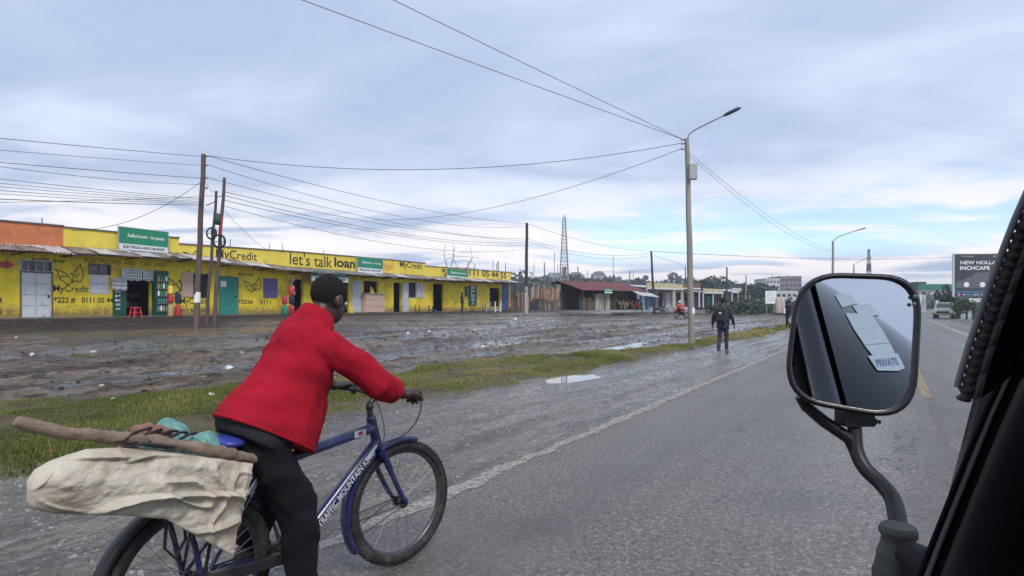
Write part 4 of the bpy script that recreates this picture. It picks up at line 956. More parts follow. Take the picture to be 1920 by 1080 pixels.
MB().tube(pts, .024, 8).build('arm', 'steel', lamp)
e = pts[-1]; dirn = (pts[-1]-pts[-2]).normalized(); sd_ = Vector((D2[0], D2[1], 0)); upv = dirn.cross(sd_).normalized()*-1
hd = MB(); rings = []
for q, wd, ht in ((-.05, .05, .03), (.02, .10, .045), (.12, .12, .05), (.42, .13, .045), (.52, .10, .03), (.56, .04, .012)):
    c = e+dirn*q; rings.append([c+sd_*wd*math.cos(2*math.pi*i/12)+upv*ht*math.sin(2*math.pi*i/12) for i in range(12)])
hd.rings(rings); h_ = hd.build('lamp_head', 'lattice_dark', lamp); 
MB().box((-.08, -.2, -.006), (.08, .2, 0), Matrix.Translation(e+dirn*.28-upv*.047) @ dirn.to_track_quat('Y', 'Z').to_matrix().to_4x4()).build('lens', 'grey_white', h_)
bz = at(1290, 324, 21.6)-mb_; bx = MB().box((-.14, -.10, -.28), (.14, .10, .28), Matrix.Translation(bz+Vector((.13, -.16, 0)))).build('control_box', 'grey_box', lamp, bevel=.015)
MB().box((-.15, -.01, -.02), (.15, .01, .02), Matrix.Translation(bz+Vector((.10, -.04, .18)))).build('strap', 'steel', bx)
MB().box((-.05, -.012, -.11), (.05, 0, .11), Matrix.Translation(rt*.16+Vector((.05, -.122, 0)))).build('sticker', 'print_white', lamp)
arms = [insulator(lamp, mb_, mt_+Vector((-.06, 0, -q)), (-.13, -.03, .03)) for q in (.05, .2, .4)]
# wooden poles by the shops
def shop_pole(pxb, pyb, pxt, pyt, Yd, r0, r1, m, label, dY=0):
    b = at(pxb, pyb, Yd); t = at(pxt, pyt, Yd+dY); b.z = gz(b.x, b.y); return pole('utility_pole', label, b, t, r0, r1, m, group='wooden utility poles'), b, t
pa, pab, pat = shop_pole(367, 597, 382, 289, 23.0, .115, .085, 'pole_wood', 'tallest leaning wooden pole in front of the black butterfly window')
pb, pbb, pbt = shop_pole(386, 597, 406, 358, 24.2, .07, .05, 'pole_wood', 'short slim middle pole of the three poles by the green door')
pc, pcb, pct = shop_pole(401, 596, 421, 333, 24.6, .085, .06, 'pole_wood', 'leaning pole beside the green door with a coil of cable')
qa = (pat-pab); MB().tube([qa*.155, qa*.215], .117, 12).build('paper_notice', 'print_white', pa)
a1 = [insulator(pa, pab, pat+Vector((0, 0, -q)), (.14, -.05, .03)) for q in (.1, .45, .95, 1.35)]
def coil(root, base, c, r, label):
    mb = MB(); c = Vector(c)-Vector(base)
    for k in range(4): mb.tube([c+Vector(((r-.02*k)*math.cos(6.283*i/28), -.06-.012*k, (r-.015*k)*1.15*math.sin(6.283*i/28))) for i in range(28)], .014, 5, closed=True)
    for a in (0, 1.57): mb.tube([c+Vector((r*math.cos(a), -.07, r*math.sin(a))), c-Vector((r*math.cos(a), .07, r*math.sin(a)))], .014, 5)
    o_ = mb.build('cable_coil', 'wire', loc=Vector(base)); tag(o_, label, 'cable coil')
coil(pb, pbb, at(398, 438, 24.1), .22, 'round cable coil hanging on the short slim middle pole'); coil(pc, pcb, at(413, 453, 24.4), .26, 'lower round cable coil hanging on the pole beside the green door')
jb = MB().lathe([(.0, -.25), (.10, -.22), (.12, 0), (.10, .22), (.0, .25)], seg=10).build('splice_box', 'dark_green', loc=at(408, 411, 24.2)); tag(jb, 'dark green cable splice box between the two slim poles', 'cable box')
MB().tube([at(416, 405, 24.3)-pcb, at(414, 440, 24.3)-pcb], .05, 6).build('red_band', 'gas_red', pc)
pd, pdb, pdt = shop_pole(986, 583, 988, 418, 52, .16, .12, 'pole_wood_dark', 'dark pole in front of the stick fence with a pale foot')
qd = (pdt-pdb); MB().tube([qd*.0, qd*.3], [.172, .162], 12).build('whitewash', 'timber_pale', pd)
pe, peb, pet = shop_pole(1227, 580, 1221, 471, 68, .17, .11, 'pole_wood_dark', 'dark pole leaning in front of the cream fronted shops')
pf, pfb, pft = shop_pole(1362, 575, 1363, 501, 100, .16, .12, 'pole_wood_dark', 'slim dark far pole right above the walking man')
pg, pgb, pgt = shop_pole(1398, 573, 1399, 516, 120, .15, .12, 'pole_grey', 'grey far pole between the walking man and the office block')
ph, phb, pht = shop_pole(1285, 560, 1285, 500, 110, .12, .09, 'pole_wood_dark', 'thin far pole just left of the lamp post')
# second lamp behind the mirror
def far_lamp(pxb, pyb, pyt, Yd, label, arm=1.6):
    b = at(pxb, pyb, Yd); b.z = 0; t = at(pxb+1, pyt, Yd); o = pole('street_lamp', label, b, t, .12, .08, 'pole_grey', 'street lamp'); q = t-b
    MB().tube([q, q+dn*.4+Vector((0, 0, .35)), q+dn*arm+Vector((0, 0, .75))], .035, 6).build('arm', 'steel', o)
    MB().tube([q+dn*(arm-.05)+Vector((0, 0, .74)), q+dn*(arm+.75)+Vector((0, 0, .95))], [.06, .11], 8, flat=.5, round_ends=True).build('lamp_head', 'lattice_dark', o); return t
ft = far_lamp(1561, 604, 452, 51, 'second lamp post rising behind the top of the wing mirror'); ft2 = far_lamp(1600, 596, 497, 80, 'third and farthest lamp post above the wing mirror', 1.2)
# ---------------------------------------------------------------- wires
def wire(a, b, sag, label, group, r=.011, n=22):
    a, b = Vector(a), Vector(b); pts = []
    for i in range(n+1):
        t = i/n; p = a.lerp(b, t); p.z -= sag*4*t*(1-t); pts.append(p-a)
    o = MB().tube(pts, r*.8, 4, cap=False).build('overhead_wire', 'wire', loc=a); tag(o, label, 'wire', group)
G1 = 'wires leaving the lamp post overhead'
wire(arms[0], arms[0]+(Vector((-8.2, 12, 9.2))-arms[0])*1.6, .06, 'upper overhead wire rising left from the lamp post out of view', None, .012); wire(arms[0], arms[0]+(Vector((-6.4, 11, 9.25))-arms[0])*1.6, .05, 'steeper overhead wire rising left from the lamp post out of view', None, .012)
wire(arms[1], a1[0], .75, 'sagging wire from the lamp post to the tallest wooden pole', None, .013, 40); wire(arms[2], at(700, 412, 36), .75, 'lower sagging wire from the lamp post toward the far shops', None, .012, 30)
for q, w_ in ((.5, .35), (.62, .45)): wire(mt_+Vector((.06, 0, -q)), ft+Vector((0, 0, -.3-q)), w_*1.6, ('upper' if q < .6 else 'lower')+' of two thin wires from the lamp post to the second lamp post', 'wires to the second lamp post', .011)
G2 = 'wires along the shop row'; lb2 = 'thin overhead wire strung along the row of shops'
for (pA, pyl, sg, rr_) in ((pat+Vector((0, 0, -.1)), 253, .15, .011), (pat+Vector((0, 0, -.45)), 276, .15, .008), (pat+Vector((0, 0, -.95)), 299, .15, .011), (pat+Vector((0, 0, -1.2)), 272, .9, .009), (pat+Vector((0, 0, -1.75)), 322, .3, .009), (pat+Vector((0, 0, -1.8)), 331, .3, .008), (pat+Vector((0, 0, -1.86)), 338, .3, .008), (pat+Vector((0, 0, -1.9)), 346, .3, .009), (pat+Vector((0, 0, -1.95)), 353, .3, .008), (pat+Vector((0, 0, -2.0)), 366, .25, .013), (pbt+Vector((0, 0, -.2)), 374, .3, .008)):
    q = at(-60, pyl-6, 15.5); q = pA+(q-pA)*2.2; sg = sg*.6; wi = globals().get('wi', -1)+1; wire(pA, q, sg, ORD[wi]+' wire from the top at the left edge, reaching the left poles', G2, rr_)
for (pA, pB, sg, rr_) in ((a1[0], pdt+Vector((0, 0, -.05)), .5, .014), (a1[1], pdt+Vector((0, 0, -.3)), .9, .012), (a1[2], pdt+Vector((0, 0, -1.6)), .5, .012), (pct+Vector((0, 0, -.6)), pdt+Vector((0, 0, -1.4)), .5, .014), (pct+Vector((0, 0, -.75)), pdt+Vector((0, 0, -1.7)), .7, .014), (pct+Vector((0, 0, -.95)), pdt+Vector((0, 0, -2.)), .6, .014), (pct+Vector((0, 0, -1.2)), pdt+Vector((0, 0, -2.3)), .9, .012),
                          (pdt+Vector((0, 0, -.05)), pet, .5, .016), (pdt+Vector((0, 0, -1.4)), pet+Vector((0, 0, -.2)), .8, .016), (pdt+Vector((0, 0, -1.6)), pet+Vector((0, 0, -.5)), .9, .016), (pet, at(1910, 470, 150), 1.5, .03), (pet+Vector((0, 0, -.3)), pft, .8, .02)):
    wj = globals().get('wj', -1)+1; wire(pA, pB, sg, (ORD[wj]+' wire from the top between the coil poles and the dark fence pole') if wj < 7 else (ORD[wj-7]+' wire from the top strung right of the dark fence pole'), G2, rr_)
wire(pat+Vector((0, 0, -1.0)), at(135, 432, 22.6), .5, 'drop wire from the tallest pole down to the yellow parapet on its left', None, .012); wire(pct+Vector((0, 0, -1.4)), at(497, 466, 31), .1, 'drop wire from the coil pole down to the parapet on its right', None, .012)
wire(pat+Vector((0, 0, -1.0)), pbt+Vector((0, 0, -.1)), .1, 'short slack wire between the tallest pole and the short slim pole', None, .01); wire(pbt+Vector((0, 0, -.25)), pct+Vector((0, 0, -.65)), .05, 'short wire between the two slim poles', None, .02)
wire(pat+Vector((.1, 0, -2.0)), pbt+Vector((0, 0, -.4)), .02, 'thick short cable from the tallest pole to the slim pole', None, .025)
# ---------------------------------------------------------------- lattice towers
def lattice(name, label, px, pyb, pyt, Yd, w0, w1, m, n=14, r=.05):
    b = at(px, pyb, Yd); H = at(px, pyt, Yd).z-b.z; o = thing(name, label, 'mast', b); mb = MB()
    c = lambda k, i: Vector(((1 if k in (0, 1) else -1)*(w0+(w1-w0)*i/n)/2, (1 if k in (0, 3) else -1)*(w0+(w1-w0)*i/n)/2, H*i/n))
    for k in range(4):
        MB().tube([c(k, 0), c(k, n)], r, 4).build('leg', m, o)
        for i in range(n): mb.tube([c(k, i), c((k+1) % 4, i+1)], r*.55, 3); mb.tube([c(k, i), c((k+1) % 4, i)], r*.55, 3)
    mb.build('bracing', m, o); return o, H
o, H = lattice('radio_mast', 'tall pale lattice radio mast above the red tin roof', 1058, 545, 407, 150, 2.4, .6, 'lattice', 20, .10)
MB().tube([(0, 0, H), (.2, 0, H+.6)], .08, 4).build('antenna', 'lattice_dark', o); MB().box((-.5, -.3, H*.16), (.5, .3, H*.32)).build('panel_antenna', 'lattice_dark', o)
o, H = lattice('radio_mast', 'slim dark radio mast above the wing mirror', 1629, 560, 467, 190, 1.6, .4, 'lattice_dark', 14, .09); MB().box((-.6, -.3, H*.55), (.6, .3, H*.7)).build('panel_antenna', 'lattice_dark', o)
def pylon(label, px, pyb, pyt, Yd, wide, m='lattice'):
    b = at(px, pyb, Yd); H = at(px, pyt, Yd).z-b.z; o = thing('power_pylon', label, 'pylon', b); r = .055*Yd/150; mb = MB(); bw = wide*.16
    for sx in (-1, 1):
        for sy in (-1, 1): MB().tube([(sx*bw, sy*bw, 0), (sx*bw*.35, sy*bw*.35, H*.5), (sx*wide*.30, sy*bw*.2, H*.8), (sx*wide*.22, 0, H)], r, 4).build('leg', m, o)
        for i in range(6):
            z0, z1 = H*.5*i/6, H*.5*(i+1)/6; w0 = bw*(1-.65*i/6); w1 = bw*(1-.65*(i+1)/6); mb.tube([(sx*w0, bw*.3, z0), (-sx*w1, bw*.3, z1)], r*.7, 3)
        mb.tube([(sx*wide*.1, 0, H*.55), (sx*wide*.28, 0, H*.7)], r*.7, 3); mb.tube([(sx*wide*.34, 0, H*.78), (sx*wide*.1, 0, H*.62)], r*.7, 3)
    mb.build('bracing', m, o)
    for z, w in ((.58, .42), (.78, .5), (.70, .32)): MB().tube([(-wide*w, 0, H*z), (0, 0, H*(z+.03)), (wide*w, 0, H*z)], r, 4).build('cross_arm', m, o)
    return o
pylon('broad power pylon rising behind the yellow parapet, right of the two', 867, 560, 462, 230, 13); pylon('narrow power pylon left of the broad one behind the parapet', 842, 560, 457, 250, 7); pylon('power pylon top just showing behind the MyCredit parapet', 517, 560, 456, 200, 9, 'lattice_dark')
# ---------------------------------------------------------------- skyline
def hill(name, label, pts, Yd, depth, m):
    mb = MB(); P = [at(x, y, Yd) for x, y in pts]; rows = []
    for k, (f, g) in enumerate(((0, 0), (.3, 1), (1, .7))):
        rows.append([Vector((p.x*(1+f*depth/Yd), p.y+f*depth, (p.z if g == 1 else (-1 if g == 0 else p.z*.8)))) for p in P])
    for j in range(2):
        for i in range(len(P)-1): mb.add([rows[j][i], rows[j][i+1], rows[j+1][i+1], rows[j+1][i]], [(0,1,2,3)], True)
    o = mb.build(name, m, kind='structure'); o['label'] = label; return o
hill('hills', 'low wooded rise along the horizon', [(-400, 556), (300, 552), (700, 550), (960, 531), (1060, 529), (1180, 538), (1300, 537), (1420, 548), (1560, 560), (1800, 564), (2300, 562)], 520, 300, 'leaf_far')
def crown(mb, c, r, n, leaf, rng_, flat=.8):
    """leaf clumps spread through an uneven crown"""
    lob = [(Vector((rng_.normal(0, .42)*r[0], rng_.normal(0, .42)*r[1], rng_.normal(.05, .38)*r[2])), rng_.uniform(.35, .62)) for _ in range(9)]
    V, F = mb.v, mb.f
    for i in range(n):
        lc, lr = lob[rng_.integers(0, 9)]; d = rng_.normal(0, 1, 3); d /= np.linalg.norm(d); q = rng_.uniform(.55, 1.0)**.6*lr
        p = Vector(c)+lc+Vector((d[0]*q*r[0], d[1]*q*r[1], d[2]*q*r[2]))
        a = rng_.normal(0, 1, 3); a /= np.linalg.norm(a); b = np.cross(a, rng_.normal(0, 1, 3)); b /= (np.linalg.norm(b)+1e-6); s = leaf*rng_.uniform(.6, 1.3); o = len(V)
        A, B = Vector(a)*s, Vector(b)*s*.6
        V += [tuple(p-A), tuple(p+B), tuple(p+A), tuple(p-B)]; F.append((o, o+1, o+2, o+3)); mb.sm.append(False)
def tree(label, px, pyb, pyt, Yd, wpx, m, n=700, seed=0, group='trees on the skyline', leaf=None):
    b = at(px, pyb, Yd); top = at(px, pyt, Yd).z; b.z = min(b.z, 1.0); H = top-b.z; w = wpx/FPX*Yd/2; r = np.random.default_rng(seed)
    o = thing('tree', label, 'tree', b, 0, group)
    mb = MB(); mb.tube([(0, 0, 0), (.05*w, 0, H*.3), (0, .05*w, H*.7)], [.05*H, .035*H, .01*H], 7)
    for k in range(4): a = k*1.6+seed; mb.tube([(0, 0, H*(.25+.08*k)), (w*.5*math.cos(a), w*.5*math.sin(a), H*(.5+.1*k))], [.02*H, .006*H], 5)
    mb.build('trunk', 'bark', o); mb = MB(); crown(mb, (0, 0, H*.58), (w, w*.9, H*.42), n, leaf or H*.055, r); mb.build('crown', m, o, fix=False); return o
TL = [(1315, 575, 515, 140, 46, 'leaf_dark', 'dark bushy tree right behind the lamp post'), (1338, 575, 525, 150, 40, 'leaf_far', 'rounded tree second right of the lamp post'), (1352, 575, 527, 160, 40, 'leaf_dark', 'tree just above the walking man'), (1378, 575, 527, 170, 50, 'leaf_far', 'hazy tree left of the big dome tree'), (1416, 577, 527, 130, 66, 'leaf_dark', 'big dome shaped dark tree left of the office block'), (1300, 575, 528, 170, 50, 'leaf_far', 'hazy tree partly hidden by the lamp post'),
      (1515, 577, 528, 190, 40, 'leaf_far', 'tree between the office block and the wing mirror'), (1775, 590, 538, 85, 26, 'leaf_dark', 'dark tree left of the billboard above the pickup'), (1812, 600, 560, 58, 50, 'leaf_mid', 'green bush below the billboard'), (1845, 606, 570, 50, 50, 'leaf_mid', 'leafy bush right of the green billboard post'), (1795, 598, 566, 64, 30, 'leaf_dark', 'dark bush behind the pickup'), (1870, 608, 575, 48, 50, 'leaf_dark', 'bush beside the dark curtain edge')]
for k, (px, yb, yt, Yd, wp, m_, lb) in enumerate(TL): tree(lb, px, yb, yt, Yd, wp, m_, 1000, 40+k)
rt_ = np.random.default_rng(5); mb = MB()
for k in range(150):
    px = rt_.uniform(940, 1540) if k < 110 else rt_.uniform(1700, 1900); yt = np.interp(px, [940, 1000, 1180, 1300, 1420, 1540, 1700, 1900], [524, 521, 531, 530, 538, 544, 556, 560])+rt_.uniform(-6, 8); Yd = rt_.uniform(200, 420)
    c = at(px, yt+10, Yd); crown(mb, c, (rt_.uniform(3, 8)*Yd/250, 4, rt_.uniform(2, 4)*Yd/250), 130, .011*Yd/2.5, rt_)
    crown(mb, (c.x, c.y, c.z-2.5*Yd/200), (rt_.uniform(4, 9)*Yd/250, 4, 3*Yd/250), 90, .011*Yd/2.2, rt_)
o_ = mb.build('far_woodland', 'leaf_far', fix=False, kind='stuff'); tag(o_, 'dark band of distant trees along the skyline', 'woodland')
mb = MB()
for k in range(120):
    px = rt_.uniform(1340, 1520); Yd = rt_.uniform(75, 120); c = at(px, rt_.uniform(572, 586), Yd); c.z = max(c.z, .7); crown(mb, c, (rt_.uniform(.8, 2.5), 1, rt_.uniform(.5, 1.3)), 60, .28, rt_)
o_ = mb.build('roadside_scrub', 'leaf_dark', fix=False, kind='stuff'); tag(o_, 'low scrub and rubble beyond the mud right of the lamp post', 'scrub')
def block(name, label, px0, px1, pyb, pyt, Yd, wall, floors, cols, roof=None, cat='building', group=None, depth=12):
    a, b = at(px0, pyb, Yd), at(px1, pyt, Yd); W = b.x-a.x; z0 = min(a.z, 1.2); H = b.z-z0; o = thing(name, label, cat, (a.x, a.y, z0), 0, group)
    ops = []
    for f in range(floors):
        for c in range(cols): x = W*(c+.5)/cols; z = H*(f+.55)/floors; ops.append((x-W/cols*.34, x+W/cols*.34, z-H/floors*.22, z+H/floors*.2))
    mb = MB(); holed_wall(mb, W, 0, H, ops, .25); mb.build('wall', wall, o, fix=False)
    MB().box((0, .25, 0), (W, depth, H-.05)).build('body', wall, o)
    for (x0, x1, zz0, zz1) in ops: MB().box((x0, .15, zz0), (x1, .2, zz1)).build('window', 'glass_dark', o)
    if roof: MB().prism([(-.5, H), (W+.5, H), (W*.75, H+roof), (W*.25, H+roof)], -.4, depth).build('roof', 'far_roof', o)
    else: MB().box((-.1, -.1, H), (W+.1, depth, H+.5)).build('parapet', wall, o)
    return o
block('office_block', 'pale grey five storey wing of the distant office block', 1437, 1462, 572, 524, 240, 'pale_wall', 5, 4); block('office_block', 'brown grey taller wing of the distant office block', 1463, 1503, 572, 520, 246, 'brown_wall', 5, 5)
b_ = block('office_block', 'long low pale building in front of the distant office block', 1445, 1535, 572, 548, 200, 'pale_wall', 2, 9)
hs = [(962, 990, 535, 521, 1), (1000, 1022, 540, 523, 2), (1030, 1053, 540, 508, 3), (1066, 1094, 545, 512, 0), (1098, 1106, 545, 518, 1), (1113, 1134, 545, 510, 0), (1138, 1166, 545, 517, 2), (1172, 1186, 545, 525, 1), (1208, 1228, 545, 525, 3), (1240, 1258, 545, 528, 0), (1086, 1112, 548, 524, 1)]
lbs = ['leftmost far house just right of the yellow shops', 'second far house right of the dark pole', 'tall narrow far house left of the radio mast', 'far house right behind the radio mast', 'narrow far house right of the radio mast', 'boxy far house with a flat top right of the radio mast', 'low wide far house with a sloping roof beyond the boxy one', 'small far house above the right end of the red roof', 'far house left of the leaning dark pole', 'far house right of the leaning dark pole', 'low pale far house in front of the radio mast foot']
for k, (a_, b__, yb, yt, w) in enumerate(hs):
    block('far_house', lbs[k], a_, b__, yb, yt+5, 330+k*9, ['grey_wall', 'pale_wall', 'brown_wall', 'leaf_far'][w] if w < 3 else 'grey_wall', 2, 3, roof=(2.2 if k % 2 else None), cat='house', group='houses on the far rise')
for k, (px, yt) in enumerate([(935, 490), (975, 503), (1002, 494), (1022, 492), (1040, 472), (1047, 495), (1084, 500), (1100, 507), (1150, 480), (1181, 508), (1188, 508), (1262, 517), (1300, 520), (1448, 512), (1477, 515)]):
    p = at(px, 548, 300+k*4); t_ = at(px, yt, 300+k*4); o_ = MB().tube([(0, 0, -3), (rt_.uniform(-.4, .4), 0, t_.z-p.z)], .16 if k % 3 else .32, 5).build('far_pole', 'lattice_dark', loc=p); tag(o_, ORD[k]+' thin far pole from the left standing on the distant skyline', 'pole', 'far poles on the skyline')
# ---------------------------------------------------------------- right side: billboard, canopy, pickup
Yb = 58.; P0, P1 = at(1790, 556, Yb), at(1884, 475, Yb-.8); W = 5.6; Hb = P1.z-P0.z; brot = R(4)
bb = thing('billboard', 'large dark advertising billboard on a green post beside the road', 'billboard', (P0.x, P0.y, 0), -brot)
zb = P0.z; MB().box((0, 0, zb), (W, .25, zb+Hb)).build('panel', 'billboard', bb); MB().box((-.06, .02, zb-.06), (W+.06, .3, zb-.002)).build('frame_rail', 'steel', bb); MB().box((-.08, .02, zb), (-.002, .28, zb+Hb+.06)).build('frame_rail', 'print_white', bb)
letters('NEW HOLLAND', .55, 4.75, zb+Hb*.755, zb+Hb*.84, 'print_white', bb, -.008, .02); letters('INCHCAPE', .5, 3.3, zb+Hb*.625, zb+Hb*.715, 'print_white', bb, -.008, .03)
letters('inchcape', .6, 1.8, zb+Hb*.93, zb+Hb*.96, 'print_white', bb, -.008); letters('NEW HOLLAND', 3.6, 5.0, zb+Hb*.93, zb+Hb*.96, 'print_white', bb, -.008)
MB().box((0, -.012, zb+Hb*.09), (W, -.004, zb+Hb*.125)).build('stripe', 'bill_blue', bb); MB().box((0, -.012, zb), (W, -.004, zb+Hb*.088)).build('stripe', 'bill_navy', bb); letters('0111 032 000', .75, 3.0, zb+Hb*.025, zb+Hb*.065, 'print_white', bb, -.016)
mb = MB(); n = 12; mb.add([(.4+.14*math.cos(6.283*k/n), -.016, zb+Hb*.045+.14*math.sin(6.283*k/n)) for k in range(n)], [tuple(range(n))]); mb.build('badge', 'pale_red', bb)
# printed vehicle: body, cab and two lamps
pm = MB(); pm.add([(.1, -.006, zb+Hb*.33), (1.4, -.006, zb+Hb*.46), (W-.1, -.006, zb+Hb*.40), (W-.1, -.006, zb+Hb*.2), (.1, -.006, zb+Hb*.2)], [(0,1,2,3,4)]); pm.build('printed_field', 'billboard_mid', bb)
pm = MB(); pm.add([(1.5, -.010, zb+Hb*.42), (1.9, -.010, zb+Hb*.57), (3.6, -.010, zb+Hb*.57), (3.9, -.010, zb+Hb*.42)], [(0,1,2,3)]); pm.add([(.7, -.011, zb+Hb*.22), (.8, -.011, zb+Hb*.36), (1.6, -.011, zb+Hb*.42), (3.8, -.011, zb+Hb*.42), (4.8, -.011, zb+Hb*.36), (4.9, -.011, zb+Hb*.22)], [(0,1,2,3,4,5)]); pm.build('printed_vehicle', 'lattice_dark', bb)
for cx, cm in ((1.1, 'print_white'), (2.6, 'print_white'), (3.7, 'lattice'), (4.4, 'lattice')):
    mb = MB(); rr2 = .26 if cm == 'print_white' else .12; mb.add([(cx+rr2*math.cos(6.283*k/n), -.018, zb+Hb*.28+rr2*math.sin(6.283*k/n)) for k in range(n)], [tuple(range(n))]); mb.build('printed_disc', cm, bb)
MB().tube([(2.2, .4, -.2), (2.2, .4, zb+.5)], .28, 10).build('post', 'green_metal', bb)
s_ = MB().box((1.4, .05, zb-.55), (2.9, .12, zb-.2)).build('small_panel', 'print_white', bb); letters('ADVERT', 1.6, 2.7, zb-.46, zb-.3, 'black_paint', bb, .044)
stn = thing('fuel_station', 'green edged fuel station canopy beyond the pickup', 'fuel station', at(1722, 575, 105)*1)
stn.location.z = 0; MB().box((0, 0, 4.2), (7.5, 6, 5.2)).build('canopy', 'green_metal', stn); MB().box((.2, .2, 3.9), (7.3, 5.8, 4.199)).build('soffit', 'pale_wall', stn)
for x in (.6, 3.6, 6.8): MB().box((x, .6, 0), (x+.4, 1., 3.9)).build('column', 'white_paint', stn)
MB().box((.2, 8, 0), (7, 11, 3.4)).build('kiosk', 'pale_wall', stn)
tw = block('green_tower_block', 'small green grey tower block just right of the wing mirror', 1722, 1736, 575, 532, 150, 'dark_green', 4, 2)
sg_ = thing('roadside_sign', 'white square notice board on posts left of the wing mirror', 'sign', at(1445, 580, 62)); MB().box((-.55, 0, .6), (.55, .05, 1.95)).build('panel', 'print_white', sg_)
for i in range(4): letters('nwxm nw', -.4, .4, .9+.25*i, 1.02+.25*i, 'lattice', sg_, -.006)
for x in (-.4, .4): MB().box((x-.04, .051, -.8), (x+.04, .12, 1.9)).build('post', 'steel', sg_)
for k, px in enumerate((1459, 1467)):
    o_ = MB().lathe([(.28, 0), (.26, 1.4), (.12, 1.55), (.0, 1.6)], seg=10).build('bollard', 'timber_pale', loc=at(px, 581, 60)-Vector((0, 0, .3))); tag(o_, ['left of two pale bollards below the white notice board', 'right of two pale bollards below the white notice board'][k], 'bollard', 'pale bollards')
# pickup facing us
pu_p = at(1768, 600, 62); pk = thing('pickup_truck', 'pale olive pickup truck standing beside the road facing the camera', 'pickup truck', (pu_p.x, pu_p.y, .02), R(-32.8)-R(8))
mat('truck_paint', (.36, .37, .30), .35, var=.08, coat=.4); mat('truck_lamp', (.75, .75, .7), .2, var=.03); mat('tail', (.4, .02, .02), .3)
mb = MB(); hw = .86
secs = [(-.02, .42, .78, .80), (.12, .36, .96, .86), (.9, .36, 1.08, .87), (1.25, .36, 1.12, .87), (4.6, .40, 1.10, .86), (4.7, .45, 1.0, .82)]
mb.rings([[(-w, y, z0), (w, y, z0), (w, y, (z0+z1)/2), (w*.96, y, z1), (-w*.96, y, z1), (-w, y, (z0+z1)/2)] for y, z0, z1, w in secs], smooth=False); mb.build('body', 'truck_paint', pk, bevel=.03)
mb = MB(); mb.rings([[(-.80, 1.0, 1.10), (.80, 1.0, 1.10), (.82, 2.7, 1.10), (-.82, 2.7, 1.10)], [(-.66, 1.55, 1.66), (.66, 1.55, 1.66), (.68, 2.6, 1.68), (-.68, 2.6, 1.68)], [(-.6, 1.65, 1.70), (.6, 1.65, 1.70), (.62, 2.5, 1.72), (-.62, 2.5, 1.72)]], smooth=False); cb = mb.build('cab', 'truck_paint', pk, bevel=.02)
mb = MB(); mb.add([(-.70, 1.045, 1.16), (.70, 1.045, 1.16), (.60, 1.50, 1.62), (-.60, 1.50, 1.62)], [(0,1,2,3)]); mb.add([(-.70, 1.06, 1.15), (.70, 1.06, 1.15), (.60, 1.515, 1.61), (-.60, 1.515, 1.61)], [(3,2,1,0)]); mb.build('windscreen', 'glass_dark', cb)
MB().box((-.55, -.05, .60), (.55, -.021, .78)).build('grille', 'black_metal', pk); MB().box((-.88, -.14, .38), (.88, .1, .56)).build('bumper', 'lattice_dark', pk, bevel=.03)
for sx in (-1, 1):
    MB().box((sx*.68-.14, -.055, .62), (sx*.68+.14, .02, .80)).build('headlight', 'truck_lamp', pk, bevel=.02); MB().box((sx*1.0-.09, .95, 1.12), (sx*1.0+.09, 1.05, 1.32)).build('wing_mirror', 'black_metal', pk)
    for y in (.75, 3.7):
        w_ = MB().tube([(sx*.66, y, .34), (sx*.90, y, .34)], .34, 18, smooth=False).build('wheel', 'rubber', pk); MB().tube([(sx*.89, y, .34), (sx*.912, y, .34)], .19, 14).build('rim', 'rim_metal', w_)
MB().box((-.7, -.148, .42), (.7, -.141, .50)).build('number_plate', 'gas_yellow', pk)
# guard rail line at the right roadside
gr = thing('kerb_rail', 'low pale roadside kerb rail below the billboard', 'kerb rail', sn(60, 8.6), math.atan2(D2[1], D2[0]))
for k in range(10): MB().box((k*2-10, -.1, 0), (k*2-8.05, .1, .22)).build('kerb_stone', 'plinth', gr, bevel=.02)
# ---------------------------------------------------------------- air
hz = MB().box((-3200, -3200, -2.), (3200, 3200, 34)).build('haze', None, kind='stuff'); tag(hz, 'thin pale haze in the air over the whole place', 'haze')
hm = bpy.data.materials.new('haze'); hm.use_nodes = True; hm.node_tree.nodes.clear(); ho = hm.node_tree.nodes.new('ShaderNodeOutputMaterial'); hv = hm.node_tree.nodes.new('ShaderNodeVolumePrincipled')
hv.inputs['Color'].default_value = (.82, .88, 1., 1); hv.inputs['Density'].default_value = .0008; hv.inputs['Anisotropy'].default_value = .2; hm.node_tree.links.new(hv.outputs[0], ho.inputs['Volume']); hz.data.materials.append(hm)
